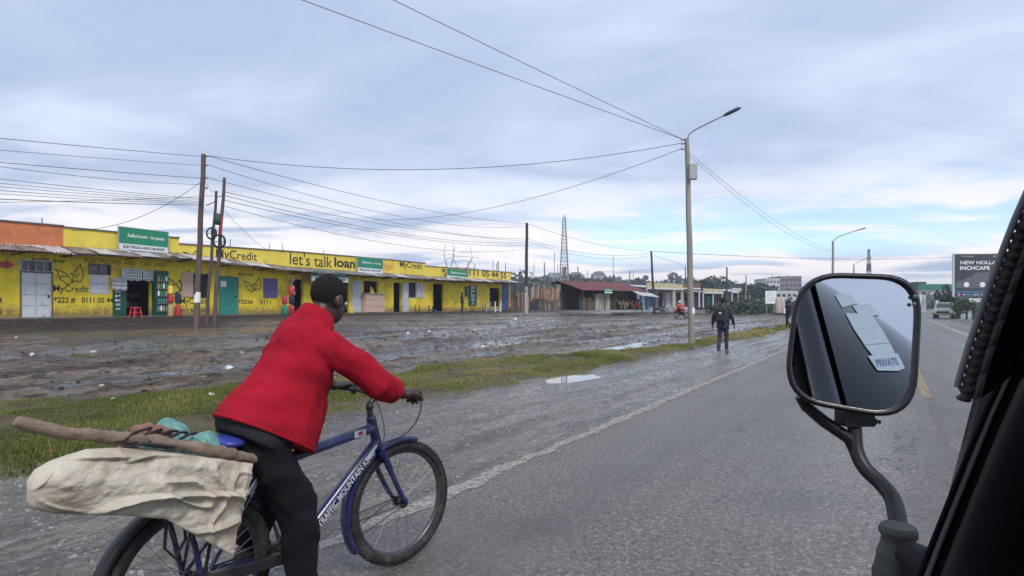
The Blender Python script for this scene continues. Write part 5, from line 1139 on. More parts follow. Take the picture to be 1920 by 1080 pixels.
# ---------------------------------------------------------------- bicycle
BK = Vector((-1.284, 2.356, .004)); BH = (.57, .822); BROT = math.atan2(BH[1], BH[0])
bike = thing('bicycle', 'blue bicycle with knobbly tyres, mudguards and a loaded rear rack', 'bicycle', BK, BROT)
def wheel(cx, steer, pos):
    c = Vector((cx, 0, .34)); w = bpy.data.objects.new('front_wheel' if pos else 'rear_wheel', None); COL.objects.link(w); w.parent = bike; w.location = c; w.rotation_euler = (0, 0, steer); w.empty_display_size = .05
    mb = MB(); n = 72; Rm, r = .312, .027
    rs = [[((Rm+r*math.cos(2*math.pi*k/12))*math.cos(2*math.pi*i/n), r*1.02*math.sin(2*math.pi*k/12), (Rm+r*math.cos(2*math.pi*k/12))*math.sin(2*math.pi*i/n)) for k in range(12)] for i in range(n)]
    mb.rings(rs, closed=True)
    for i in range(66):
        for q, lat in ((0, 0.), (.5, .014), (.5, -.014), (0, .0225), (0, -.0225)):
            a = 2*math.pi*(i+q)/66; rr_ = Rm+r*math.sqrt(max(0, 1-(lat/r)**2))
            M_ = Matrix.Rotation(-a, 4, 'Y') @ Matrix.Translation((rr_, lat, 0)); mb.box((-.004, -.0045, -.009), (.0045, .0045, .009), M_)
    mb.build('tyre', 'rubber', w)
    mb = MB(); prof = [(.285, -.012), (.291, -.013), (.291, .013), (.285, .012), (.272, .006), (.272, -.006)]
    mb.rings([[(p*math.cos(2*math.pi*i/n), q, p*math.sin(2*math.pi*i/n)) for p, q in prof] for i in range(n)], closed=True); mb.build('rim', 'rim_metal', w)
    mb = MB()
    for i in range(36):
        a = 2*math.pi*i/36; sd = 1 if i % 2 else -1; b = a+(.9 if i % 4 < 2 else -.9); mb.tube([(.024*math.cos(b), sd*.03, .024*math.sin(b)), (.274*math.cos(a), 0, .274*math.sin(a))], .0012, 3, cap=False)
    o = mb.build('spokes', 'chrome', w); o['kind'] = 'stuff'
    mb = MB().tube([(0, -.05, 0), (0, -.03, 0), (0, -.0299, 0), (0, .0299, 0), (0, .03, 0), (0, .05, 0)], [.012, .012, .017, .017, .012, .012], 10); mb.tube([(0, .026, 0), (0, .034, 0)], .03, 14); mb.tube([(0, -.034, 0), (0, -.026, 0)], .03, 14); mb.build('hub', 'black_metal', w)
    return w
STEER = R(-7)
wheel(1.15, STEER, True); wheel(0, 0, False)
def mudguard(cx, a0, a1, steer, R0=.366, wd=.038):
    mb = MB(); n = 30; rs = []
    M_ = Matrix.Translation((cx, 0, .34)) @ Matrix.Rotation(steer, 4, 'Z')
    for i in range(n+1):
        a = R(a0+(a1-a0)*i/n); ring = []
        for k, (lat, dr) in enumerate([(-wd, -.022), (-wd*.85, -.004), (-wd*.4, .004), (wd*.4, .004), (wd*.85, -.004), (wd, -.022), (wd*.93, -.022), (wd*.8, -.008), (wd*.4, 0), (-wd*.4, 0), (-wd*.8, -.008), (-wd*.93, -.022)]): ring.append(M_ @ Vector(((R0+dr)*math.cos(a), lat, (R0+dr)*math.sin(a))))
        rs.append(ring)
    mb.rings(rs); return mb.build('mudguard', 'bike_blue', bike)
fm = mudguard(1.15, 74, 212, STEER); rm = mudguard(0, 40, 200, 0); rm.data.materials[0] = MT['black_metal']
HT, HBt = Vector((.938, 0, .835)), Vector((.985, 0, .675)); BBk = Vector((.46, 0, .29)); STt = Vector((.285, 0, .78))
fr = MB()
fr.tube([HT+Vector((-.006, 0, .02)), HBt-Vector((-.006, 0, .02))], .027, 14)
fr.tube([(.945, 0, .79), (.30, 0, .722)], [.028, .024], 12); fr.tube([(.972, 0, .71), BBk], [.030, .031], 12)
fr.tube([BBk, STt], .019, 12); fr.tube([BBk+Vector((0, -.04, 0)), BBk+Vector((0, .04, 0))], .026, 12)
for s_ in (-1, 1): fr.tube([BBk+Vector((-.03, s_*.03, 0)), (.08, s_*.062, .335), (0, s_*.068, .34)], .011, 8); fr.tube([(.30, s_*.02, .70), (.10, s_*.055, .46), (0, s_*.068, .345)], .009, 8)
fo = organic(fr, 'frame', 'bike_blue', bike, .0055, 2)
for k, s_ in enumerate((-1,)):
    # decal letters along the down tube, on the side facing the road
    a, b = Vector((.925, 0, .672)), Vector((.58, 0, .386)); d = (a-b).normalized(); Ld = (a-b).length
    me = text_mesh('TRAFFIC MOUNTAIN KING', 0, Ld, -.017, .017, 0, .015); o_ = link('lettering', me, 'decal', fo)
    ang = math.atan2(d.z, d.x); o_.matrix_local = Matrix.Translation(b+Vector((0, -.0318, 0))) @ Matrix.Rotation(-ang, 4, 'Y')
mb = MB(); mb.add([(.86, -.0325, .640), (.935, -.0325, .705), (.955, -.0325, .700), (.90, -.0325, .640)], [(0,1,2,3)]); mb.build('decal', 'decal', fo)
mb = MB().box((.80, -.0295, .765), (.875, -.0285, .800)); o_ = mb.build('decal', 'decal', fo); MB().box((.825, -.0305, .775), (.855, -.0297, .792)).build('decal', 'gas_red', fo)
fk = MB(); Ms = Matrix.Translation((1.15, 0, .34)) @ Matrix.Rotation(STEER, 4, 'Z') @ Matrix.Translation((-1.15, 0, -.34))
q = lambda x, y, z: Ms @ Vector((x, y, z))
fk.tube([q(.983, -.075, .655), q(.983, .075, .655)], .022, 10); fk.tube([HBt, q(.983, 0, .64)], .022, 10)
for s_ in (-1, 1): fk.tube([q(.983, s_*.068, .66), q(1.03, s_*.068, .56)], .019, 10); fk.tube([q(1.03, s_*.066, .56), q(1.10, s_*.062, .42), q(1.15, s_*.056, .34)], [.0155, .014, .010], 10)
fk.tube([q(1.035, -.068, .55), q(1.01, -.05, .60), q(1.01, .05, .60), q(1.035, .068, .55)], .009, 8); fk.build('fork', 'bike_blue', bike)
for s_ in (-1, 1): MB().tube([q(1.15, s_*.06, .345), q(.86, s_*.04, .24)], .0028, 5).build('mudguard_stay', 'black_metal', fm); 
for s_ in (-1, 1): MB().tube([q(1.15, s_*.06, .345), q(.79, s_*.04, .32)], .0028, 5).build('mudguard_stay', 'black_metal', fm)
MB().tube([q(1.005, -.045, .62), q(1.02, -.07, .575), q(1.03, -.05, .55)], .007, 6).build('brake', 'black_metal', bike)
# handlebar, stem, grips, levers, cables
st_ = MB().tube([HT+Vector((-.004, 0, .0)), HT+Vector((-.016, 0, .085)), Vector((.955, 0, .945))], [.018, .016, .017], 10); st_.sphere(HT+Vector((-.012, 0, .07)), (.022, .022, .02)); st_.build('stem', 'black_metal', bike)
bar = [(.93, .30, .985), (.955, .20, .978), (.975, .08, .955), (.96, 0, .947), (.975, -.08, .955), (.955, -.20, .978), (.93, -.30, .985)]
bar = [Vector((p[0]+.035, p[1], p[2])) for p in bar]
hb = MB().tube(bar, .0115, 10).build('handlebar', 'black_metal', bike)
for s_, i, j in ((1, 0, 1), (-1, 6, 5)):
    MB().tube([bar[i], bar[i].lerp(bar[j], .95)], .0165, 10, round_ends=True).build('grip', 'rubber', hb)
    l = bar[i].lerp(bar[j], 1.0); MB().tube([l, l+Vector((.03, 0, -.012)), l+Vector((.045, s_*.05, -.022)), bar[i]+Vector((.045, -s_*.01, -.035))], [.010, .008, .006, .005], 6).build('brake_lever', 'chrome', hb)
    l0 = l+Vector((.03, 0, 0)); pts = []
    P = [l0, l0+Vector((.10, s_*.02, .02)), l0+Vector((.17, -s_*.03, -.13)), l0+Vector((.12, -s_*.10, -.27)), Vector((1.03, s_*.01, .70))]
    for t in np.linspace(0, 1, 18):
        b_ = [math.comb(4, k)*(1-t)**(4-k)*t**k for k in range(5)]; pts.append(sum((P[k]*b_[k] for k in range(5)), Vector()))
    MB().tube(pts, .0032, 5).build('brake_cable', 'black_metal', hb)
# saddle
sp = MB().tube([STt-Vector((.02, 0, -.02))*0, (.245, 0, .87)], .013, 8).build('seat_post', 'chrome', bike)
sm = MB(); rs = []
for u_, hw_, zt, th_ in ((.085, .045, .885, .02), (.095, .085, .895, .04), (.13, .098, .90, .055), (.19, .085, .90, .055), (.25, .045, .895, .045), (.32, .026, .89, .035), (.365, .020, .885, .03), (.375, .008, .88, .02)):
    rs.append([(u_, hw_*math.cos(6.283*k/16), zt-th_/2+th_/2*math.sin(6.283*k/16)*(1 if math.sin(6.283*k/16) > 0 else 1.1)) for k in range(16)])
sm.rings(rs); sm.build('saddle', 'saddle_blue', bike)
mb = MB()
for s_ in (-1, 1): mb.tube([(.12, s_*.03, .862), (.2, s_*.025, .845), (.33, s_*.015, .862)], .004, 6)
mb.build('saddle_rails', 'chrome', bike)
# rear carrier
cr = MB()
for s_ in (-1, -.33, .33, 1): cr.tube([(.20, s_*.065, .745), (-.30, s_*.07, .765)], .006, 6)
for u_ in (.15, 0, -.15, -.30): cr.tube([(u_, -.07, .755), (u_, .07, .755)], .006, 6)
ca = cr.build('rear_carrier', 'black_metal', bike)
for s_ in (-1, 1):
    MB().tube([(-.10, s_*.075, .76), (-.03, s_*.085, .50), (0, s_*.08, .345)], .011, 7).build('carrier_strut', 'bike_blue', ca); MB().tube([(.10, s_*.072, .752), (.03, s_*.08, .5), (0, s_*.08, .345)], .007, 7).build('carrier_strut', 'black_metal', ca)
# transmission
def bx_bar(a, b, w, h, m, name, parent):
    a, b = Vector(a), Vector(b); d = (b-a); M_ = Matrix.Translation(a) @ d.to_track_quat('X', 'Z').to_matrix().to_4x4(); return MB().box((0, -w/2, -h/2), (d.length, w/2, h/2), M_).build(name, m, parent, bevel=.004)
cg = bx_bar((-.04, -.088, .36), (.50, -.088, .315), .022, .05, 'black_metal', 'chain_guard', bike)
MB().tube([(.46, -.075, .29), (.46, -.066, .29)], .095, 24).build('chainring', 'chrome', bike)
MB().tube([(.0, -.045, .34), (.0, -.038, .34)], .045, 18).build('sprocket', 'black_metal', bike)
mb = MB(); mb.tube([(.46, -.07, .385), (0, -.042, .386)], .004, 4); mb.tube([(.46, -.07, .195), (0, -.042, .294)], .004, 4); mb.build('chain', 'black_metal', bike)
CRA = {-1: Vector((.485, -.11, .125)), 1: Vector((.435, .11, .455))}
CRA = {-1: Vector((.50, -.11, .13)), 1: Vector((.42, .11, .45))}
for s_ in (-1, 1):
    p = CRA[s_]; MB().tube([(.46, s_*.085, .29), (p.x, s_*.10, p.z)], .010, 7).build('crank', 'chrome', bike)
    pd_ = MB(); pd_.box((p.x-.045, s_*.105 if s_ > 0 else -.195, p.z-.014), (p.x+.045, .195 if s_ > 0 else -.105, p.z+.014)); pd_.build('pedal', 'rubber', bike, bevel=.004)
MB().tube([(.02, .09, .30), (.10, .12, .20), (-.06, .14, .12)], .008, 6).build('kickstand', 'black_metal', bike)
# ---------------------------------------------------------------- load on the rack
def at_bike(u_, w_, z_): return Vector((BK.x+BH[0]*u_+BH[1]*w_, BK.y+BH[1]*u_-BH[0]*w_, z_))
nl, nv = 190, 110
topc = ([-.575, -.555, -.51, -.42, -.277, -.0955, .03, .150], [.905, .938, .958, .975, .955, .890, .850, .805])
botc = ([-.575, -.56, -.51, -.45, -.32, -.189, -.056, .02, .070], [.838, .815, .790, .772, .735, .682, .565, .50, .452])
V = np.zeros((2, nl, nv, 3)); ls = np.linspace(0, 1, nl)**.9; vs_ = np.linspace(0, 1, nv)
tu = -.575+.725*ls; bu = -.575+.645*ls; tz = np.interp(tu, *topc); bz_ = np.interp(bu, *botc)
for side in (0, 1):
    LL, VV = np.meshgrid(ls, vs_, indexing='ij'); U_ = tu[:, None]*(1-VV)+bu[:, None]*VV; Z_ = tz[:, None]*(1-VV)+bz_[:, None]*VV
    prof = np.clip(1-(2*VV-1)**2, 0, 1)**.55*np.clip(np.minimum(LL/.10, (1.0-LL)/.16+.12), 0, 1)**.5
    th = (.058-.018*LL)*prof*(1 if side == 0 else .7)
    fold = fbm(U_*4+Z_*2.0, Z_*9-U_*2.5, 201, 3)-.5; fine_ = fbm(U_*22+Z_*9, Z_*30-U_*9, 203, 3)-.5
    crease = np.clip(1-np.abs(fbm(U_*1.5+Z_*1.2, Z_*7.5+U_*1.4, 207, 2)-.5)*16, 0, 1)
    crease2 = np.clip(1-np.abs(fbm(U_*3.6-Z_*5.2+4, Z_*3.0+U_*4.2, 217, 2)-.5)*20, 0, 1)
    crease3 = np.clip(1-np.abs(fbm(U_*5.5+Z_*7.5+9, Z_*2.2-U_*3.2, 227, 2)-.5)*16, 0, 1)*(.45+.55*sstep(.35, .6, LL))
    th = th+(fold*.045+crease*.028+crease2*.016+fine_*.016+crease3*.022)*np.clip(prof*1.4, 0, 1)
    sgn = 1 if side == 0 else -1
    W_ = .150+.03*LL+sgn*th+.035*np.sin(U_*9+Z_*6)*(VV)
    V[side] = np.stack([U_, -W_, Z_], -1)
mb = MB()
for side in (0, 1):
    fs = []
    for i in range(nl-1):
        for j in range(nv-1):
            q_ = (i*nv+j, (i+1)*nv+j, (i+1)*nv+j+1, i*nv+j+1); fs.append(q_ if side else tuple(reversed(q_)))
    mb.add(V[side].reshape(-1, 3), fs, True)
me = mb.mesh('sack'); bm = bmesh.new(); bm.from_mesh(me); bmesh.ops.remove_doubles(bm, verts=bm.verts, dist=.0012); bmesh.ops.recalc_face_normals(bm, faces=bm.faces); bm.to_mesh(me); bm.free()
sk = thing('sack', 'dirty beige woven sack hanging over the side of the rear rack', 'sack', BK, BROT); link('body', me, 'sack', sk)
bp = [(-.590, .10, 1.088), (-.55, .11, 1.068), (-.50, .12, 1.043), (-.40, .135, 1.012), (-.30, .15, .985), (-.20, .16, .958), (-.08, .17, .915), (.04, .175, .868), (.13, .175, .832), (.165, .17, .812)]
br = MB().tube([(a, -b, c) for a, b, c in bp], [.016, .020, .0215, .0215, .023, .0205, .0205, .022, .019, .015], 12)
o_ = organic(br, 'branch', 'branch', None, .005, 1, .009, .03); o_.location = BK; o_.rotation_euler = (0, 0, BROT); tag(o_, 'long bent brown branch tied across the top of the sack', 'branch')
rp = MB()
for k in range(5):
    u0_ = -.30+.035*k; rp.tube([(u0_-.05, -.125-.004*k, .985-.01*k), (u0_-.02, -.178, .982-.012*k), (u0_+.02, -.165, 1.004-.014*k), (u0_+.10, -.10, 1.0-.012*k), (u0_+.16, -.03, .975-.01*k)], .0055, 6)
rp.tube([(-.33, -.15, .955), (-.26, -.19, .965), (-.16, -.19, .935)], .006, 6)
o_ = rp.build('strap', 'rope', loc=BK, rotz=BROT); tag(o_, 'black rubber strap lashing the branch and sack to the rack', 'strap')
rp = MB(); rp.tube([(-.14, -.10, .72), (-.16, -.12, .55), (-.12, -.115, .50), (-.08, -.11, .56), (-.09, -.10, .70)], .006, 6)
o_ = rp.build('strap', 'rope', loc=BK, rotz=BROT); tag(o_, 'loose black strap loop dangling beside the rear wheel', 'strap')
tb = MB(); r3 = random.Random(12)
for k in range(16): tb.sphere((-.05+r3.uniform(-.11, .10), r3.uniform(-.09, .08), .88+r3.uniform(-.06, .10)), (r3.uniform(.05, .09), r3.uniform(.05, .08), r3.uniform(.035, .06)), 10, 6)
tb.sphere((.08, -.02, .85), (.07, .05, .04)); o_ = organic(tb, 'bundle', 'teal_bag', None, .008, 4, .040, .07); o_.location = BK; o_.rotation_euler = (0, 0, BROT); tag(o_, 'teal plastic bundle on the rack behind the saddle', 'bundle')
rg = MB(); rg.tube([(-.25, -.06, .985), (-.21, -.07, .985), (-.16, -.075, .975), (-.12, -.08, .96)], [.014, .026, .028, .016], 8); rg.tube([(-.22, -.075, 1.0), (-.18, -.08, 1.0)], [.012, .016], 8); o_ = organic(rg, 'rag', 'rag', None, .007, 2, .012, .03); o_.location = BK; o_.rotation_euler = (0, 0, BROT); tag(o_, 'crumpled reddish brown rag on the branch beside the teal bundle', 'rag')
bs = MB().box((.02, -.115, .815), (.075, -.095, .875)); o_ = organic(bs, 'scrap', 'blue_scrap', None, .006, 2, .01, .02); o_.location = BK; o_.rotation_euler = (0, 0, BROT); tag(o_, 'pale blue paper scrap tucked against the teal bundle', 'paper scrap')
# ---------------------------------------------------------------- people
def V3(u_, w_, z_): return Vector((u_, -w_, z_))       # forward, right, up -> local
def ell(mb, c, e, f, a, b, seg=20):
    """ring of half axes a (sideways) and b along f"""
    side = Vector((0, -1, 0)); return [Vector(c)+side*(a*math.cos(2*math.pi*k/seg))+Vector(f)*(b*math.sin(2*math.pi*k/seg)) for k in range(seg)]
def head_mesh(c, fwd, scale=1.0):
    """skull, jaw, nose, ears, neck root as one lump list"""
    mb = MB(); f = Vector(fwd).normalized(); up = Vector((0, 0, 1)); up = (up-f*up.dot(f)).normalized(); lf = up.cross(f)
    P = lambda a, b, d: Vector(c)+f*(a*scale)+lf*(b*scale)+up*(d*scale)
    M_ = Matrix((f, lf, up)).transposed().to_3x3()
    mb.sphere(P(-.012, 0, .03), (.098*scale, .078*scale, .092*scale), 18, 12, M_); mb.sphere(P(.03, 0, -.045), (.066*scale, .058*scale, .075*scale), 14, 10, M_)
    mb.tube([P(.09, 0, .02), P(.105, 0, -.015)], [.011*scale, .016*scale], 8, round_ends=True); mb.tube([P(.075, -.022, -.065), P(.082, 0, -.065), P(.075, .022, -.065)], .010*scale, 8, round_ends=True)
    for s_ in (-1, 1):
        mb.sphere(P(-.005, s_*.080, -.005), (.024*scale, .011*scale, .034*scale), 10, 8, M_); mb.sphere(P(.073, s_*.032, .03), (.012*scale, .018*scale, .01*scale), 8, 6, M_)
    mb.tube([P(-.03, 0, -.05), P(-.05, 0, -.13), P(-.07, 0, -.19)], [.056*scale, .054*scale, .062*scale], 12); return mb
def eyes(c, fwd, parent, scale=1.0):
    f = Vector(fwd).normalized(); up = Vector((0, 0, 1)); up = (up-f*up.dot(f)).normalized(); lf = up.cross(f)
    for s_ in (-1, 1): MB().sphere(Vector(c)+f*(.078*scale)+lf*(s_*.032*scale)+up*(.008*scale), .0105*scale, 8, 6).build('eye', 'print_white', parent)
def hair_mesh(c, fwd, scale=1.0, cap=False):
    mb = MB(); f = Vector(fwd).normalized(); up = Vector((0, 0, 1)); up = (up-f*up.dot(f)).normalized(); lf = up.cross(f); M_ = Matrix((f, lf, up)).transposed().to_3x3()
    c2 = Vector(c)+f*(-.016*scale)+up*(.038*scale); seg, rg = 22, 12; rs = []
    for i in range(rg+1):
        ring = []
        for k in range(seg):
            a = 2*math.pi*k/seg; lim = .62 if math.cos(a) > .3 else (1.02 if math.cos(a) < -.2 else .82); th = math.pi*lim*(i+.05)/(rg+.05)
            p = Vector((.103*math.sin(th)*math.cos(a), .083*math.sin(th)*math.sin(a), .095*math.cos(th)))*scale; ring.append(c2+M_ @ p)
        rs.append(ring)
    mb.rings(rs, True); return mb
def hand(mb, wrist, palm, grip_dir, axis, curl, s_=1.0, side=1):
    """palm from wrist to knuckles; four unequal fingers curling about axis, thumb from the palm's side"""
    w, p = Vector(wrist), Vector(palm); d = (p-w).normalized(); ax = Vector(axis).normalized(); dn_ = Vector(grip_dir).normalized()
    for k in range(4): mb.tube([w+ax*((k-1.5)*.012*s_), p+ax*((k-1.5)*.021*s_)], [.019*s_, .0125*s_], 8, round_ends=True)
    for k, l in enumerate((.030, .034, .032, .026)):
        b = p+ax*((k-1.5)*.021*s_); j1 = b+(d*math.cos(curl*.35)+dn_*math.sin(curl*.35))*l*1.15*s_; j2 = j1+(d*math.cos(curl*1.0)+dn_*math.sin(curl*1.0))*l*.9*s_; j3 = j2+(d*math.cos(curl*1.65)+dn_*math.sin(curl*1.65))*l*.7*s_
        mb.tube([b, j1, j2, j3], [.0105*s_, .0098*s_, .009*s_, .0078*s_], 8, round_ends=True)
    b = w.lerp(p, .35)-ax*(.030*s_*side); t1 = b+(d*.6-ax*.5*side+dn_*.45).normalized()*.034*s_; t2 = t1+(d*.55+dn_*.8).normalized()*.03*s_; mb.tube([b, t1, t2], [.0135*s_, .0115*s_, .009*s_], 8, round_ends=True)
def shoe(parent, ankle, fwd, m='shoe', L_=.27, pitch=0.):
    f = Vector((fwd[0], fwd[1], 0)).normalized(); sd = Vector((-f.y, f.x, 0)); a = Vector(ankle); z0 = a.z-.075; rs = []
    for q, w_, h in ((-.075, .026, .05), (-.06, .034, .085), (-.02, .037, .10), (.04, .038, .085), (.10, .044, .062), (.15, .043, .052), (.18, .033, .042), (.195, .014, .025)):
        c = a+f*(q*L_/.27); zb_ = z0-pitch*max(0, q)*1.0; rs.append([Vector((c.x, c.y, zb_+h*.5))+sd*(w_*math.copysign(abs(math.cos(6.283*k/14))**.7, math.cos(6.283*k/14)))+Vector((0, 0, h*.5*math.copysign(abs(math.sin(6.283*k/14))**.7, math.sin(6.283*k/14)))) for k in range(14)])
    o = MB().rings(rs).build('shoe', m, parent); return o
# the cyclist
man = thing('person', 'cyclist in a loose red jacket and black trousers, leaning forward on a blue bicycle', 'person', BK, BROT)
HC = V3(.672, -.005, 1.468); HF = Vector((.93, .06, -.28))
bd = head_mesh(HC, HF, .95)
bd.tube([V3(.61, 0, 1.40), V3(.585, 0, 1.31), V3(.53, 0, 1.16), V3(.42, 0, .94)], [.052, .07, .085, .085], 12)
RS, RE, RW = V3(.535, .160, 1.258), V3(.735, .290, 1.085), V3(.905, .270, 1.000); LS, LE, LW = V3(.545, -.155, 1.258), V3(.75, -.285, 1.10), V3(.905, -.262, 1.000)
for a_, b_, c_ in ((RS, RE, RW), (LS, LE, LW)): bd.tube([a_, b_, c_], [.05, .042, .028], 10, round_ends=True)
hand(bd, RW, V3(.975, .245, 1.008), Vector((.35, 0, -1)), Vector((.25, -1, .0)), 1.5, 1.25, -1); hand(bd, LW, V3(.975, -.245, 1.008), Vector((.35, 0, -1)), Vector((.25, 1, .0)), 1.5, 1.05, -1)
body = organic(bd, 'body', 'skin', man, .006, 3); eyes(HC, HF, man, .95)
hr = organic(hair_mesh(HC, HF, .945), 'hair', 'hair', man, .006, 2, .003, .012)
jk = MB(); fwd_p = Vector((.821, 0, -.571)); rings = []
for (u_, z_, a_, b_) in ((.285, .80, .236, .262), (.338, .888, .226, .240), (.400, .960, .206, .216), (.452, 1.062, .194, .186), (.488, 1.163, .190, .160), (.514, 1.243, .184, .140), (.528, 1.305, .160, .115), (.553, 1.340, .130, .095), (.575, 1.368, .085, .078), (.592, 1.390, .072, .070), (.604, 1.405, .068, .068)):
    rings.append(ell(jk, V3(u_, 0, z_), None, fwd_p, a_, b_, 28))
jk.rings(rings)
for s0_, s1_, s2_ in ((RS, RE, RW), (LS, LE, LW)):
    d = (s2_-s1_).normalized(); jk.tube([s0_+Vector((-.035, -s0_.y*.35, .0)), s0_+Vector((.0, 0, -.005)), s0_.lerp(s1_, .5), s1_+Vector((-.012, 0, -.012)), s1_.lerp(s2_, .5)+Vector((0, 0, -.008)), s2_-d*.0], [.072, .078, .076, .074, .066, .062], 16, round_ends=True)
jko = organic(jk, 'jacket', 'red_cloth', man, .007, 5, .022, .10); cut(jko, [(V3(.29, 0, .880), Vector((-.50, 0, -.866))), (RW-Vector((.075, 0, -.02)), Vector((.9, 0, -.42)))])
# collar fold
cl_ = MB(); rs = []
for k in range(26):
    a = 2*math.pi*k/26; r1_ = Vector((0, -1, 0))*math.cos(a); q0 = V3(.580, 0, 1.372)+r1_*.082+fwd_p*(.080*math.sin(a)); q1 = V3(.602, 0, 1.412)+r1_*.074+fwd_p*(.074*math.sin(a)); q2 = V3(.572, 0, 1.352)+r1_*.112+fwd_p*(.104*math.sin(a)); rs.append([q0, q1, q1+r1_*.008+fwd_p*.008*math.sin(a), q2, q2-Vector((0, 0, .012)), q0-Vector((0, 0, .02))])
cl_.rings(rs, closed=True); cl_.build('collar', 'red_cloth', jko)
from mathutils.bvhtree import BVHTree
bvh = BVHTree.FromPolygons([v.co for v in jko.data.vertices], [p.vertices[:] for p in jko.data.polygons])
mat('red_seam', (.16, .004, .012), .9, var=.1)
def on_jacket(c, d):
    h = bvh.ray_cast(Vector(c)+Vector(d)*.6, -Vector(d).normalized()); return h[0] if h[0] is not None else None
pts = [on_jacket(V3(.36+.21*t, 0, .94+.39*t), -fwd_p) for t in np.linspace(0, 1, 26)]; pts = [p for p in pts if p is not None]
MB().tube(pts, .0021, 5).build('back_seam', 'red_seam', jko)
for q in (.022,):
    pts = []
    for k in range(40):
        a = 2*math.pi*k/40; c = V3(.29+.05*0, 0, .880)+Vector((.50, 0, .866))*q; e1, e2 = Vector((0, -1, 0)), Vector((.866, 0, -.50)); p = on_jacket(c, e1*math.cos(a)+e2*math.sin(a))
        if p is not None: pts.append(p)
    MB().tube(pts, .0018, 5, closed=True).build('hem_seam', 'red_seam', jko)
for (o0, c0, ax_, ra) in ((RS, RS.lerp(RE, .10), (RE-RS).normalized(), .07), (LS, LS.lerp(LE, .10), (LE-LS).normalized(), .07), (RE, RE.lerp(RW, .42), (RW-RE).normalized(), .05)):
    e1 = ax_.cross(Vector((0, 0, 1))).normalized(); e2 = ax_.cross(e1); pts = []
    for k in range(28):
        d = e1*math.cos(6.283*k/28)+e2*math.sin(6.283*k/28); h = bvh.ray_cast(c0, d)
        if h[0] is not None and h[3] < .13: pts.append(h[0])
        else: pts.append(None)
    run = []
    for p in pts+[None]:
        if p is not None: run.append(p)
        else:
            if len(run) > 3: MB().tube(run, .0018, 5).build('sleeve_seam', 'red_seam', jko)
            run = []
# grey shirt hem under the jacket
sh = MB(); sh.rings([ell(sh, V3(u_, 0, z_), None, fwd_p, a_, b_, 24) for u_, z_, a_, b_ in ((.245, .835, .182, .150), (.265, .875, .186, .165), (.30, .95, .18, .15))]); organic(sh, 'shirt_hem', 'grey_cloth', man, .011, 4, .009, .05)
tr = MB(); tr.rings([ell(tr, V3(u_, 0, z_), None, Vector((1, 0, -.25)).normalized(), a_, b_, 20) for u_, z_, a_, b_ in ((.30, .72, .10, .07), (.275, .80, .160, .112), (.265, .87, .168, .125), (.28, .95, .155, .12))])
RH, RK, RA = V3(.275, .095, .83), V3(.395, .120, .55), V3(.415, .150, .215); LH, LK, LA = V3(.27, -.09, .83), V3(.52, -.115, .70), V3(.36, -.145, .50)
LK, LA = V3(.46, -.11, .66), V3(.335, -.15, .33)
tr.tube([RH+Vector((0, 0, .04)), RH, RH.lerp(RK, .5), RK, RK.lerp(RA, .5), RA], [.088, .096, .092, .084, .078, .074], 16); tr.tube([LH+Vector((0, 0, .04)), LH, LH.lerp(LK, .5), LK, LK.lerp(LA, .5), LA], [.10, .108, .098, .086, .078, .072], 16)
organic(tr, 'trousers', 'black_cloth', man, .009, 4, .024, .09)
CR_ = Vector((.50, -.15, .15)); shoe(man, Vector((.425, -.150, .218)), (1, -.05), pitch=.12); shoe(man, Vector((.345, .150, .33)), (1, .05), pitch=.1)
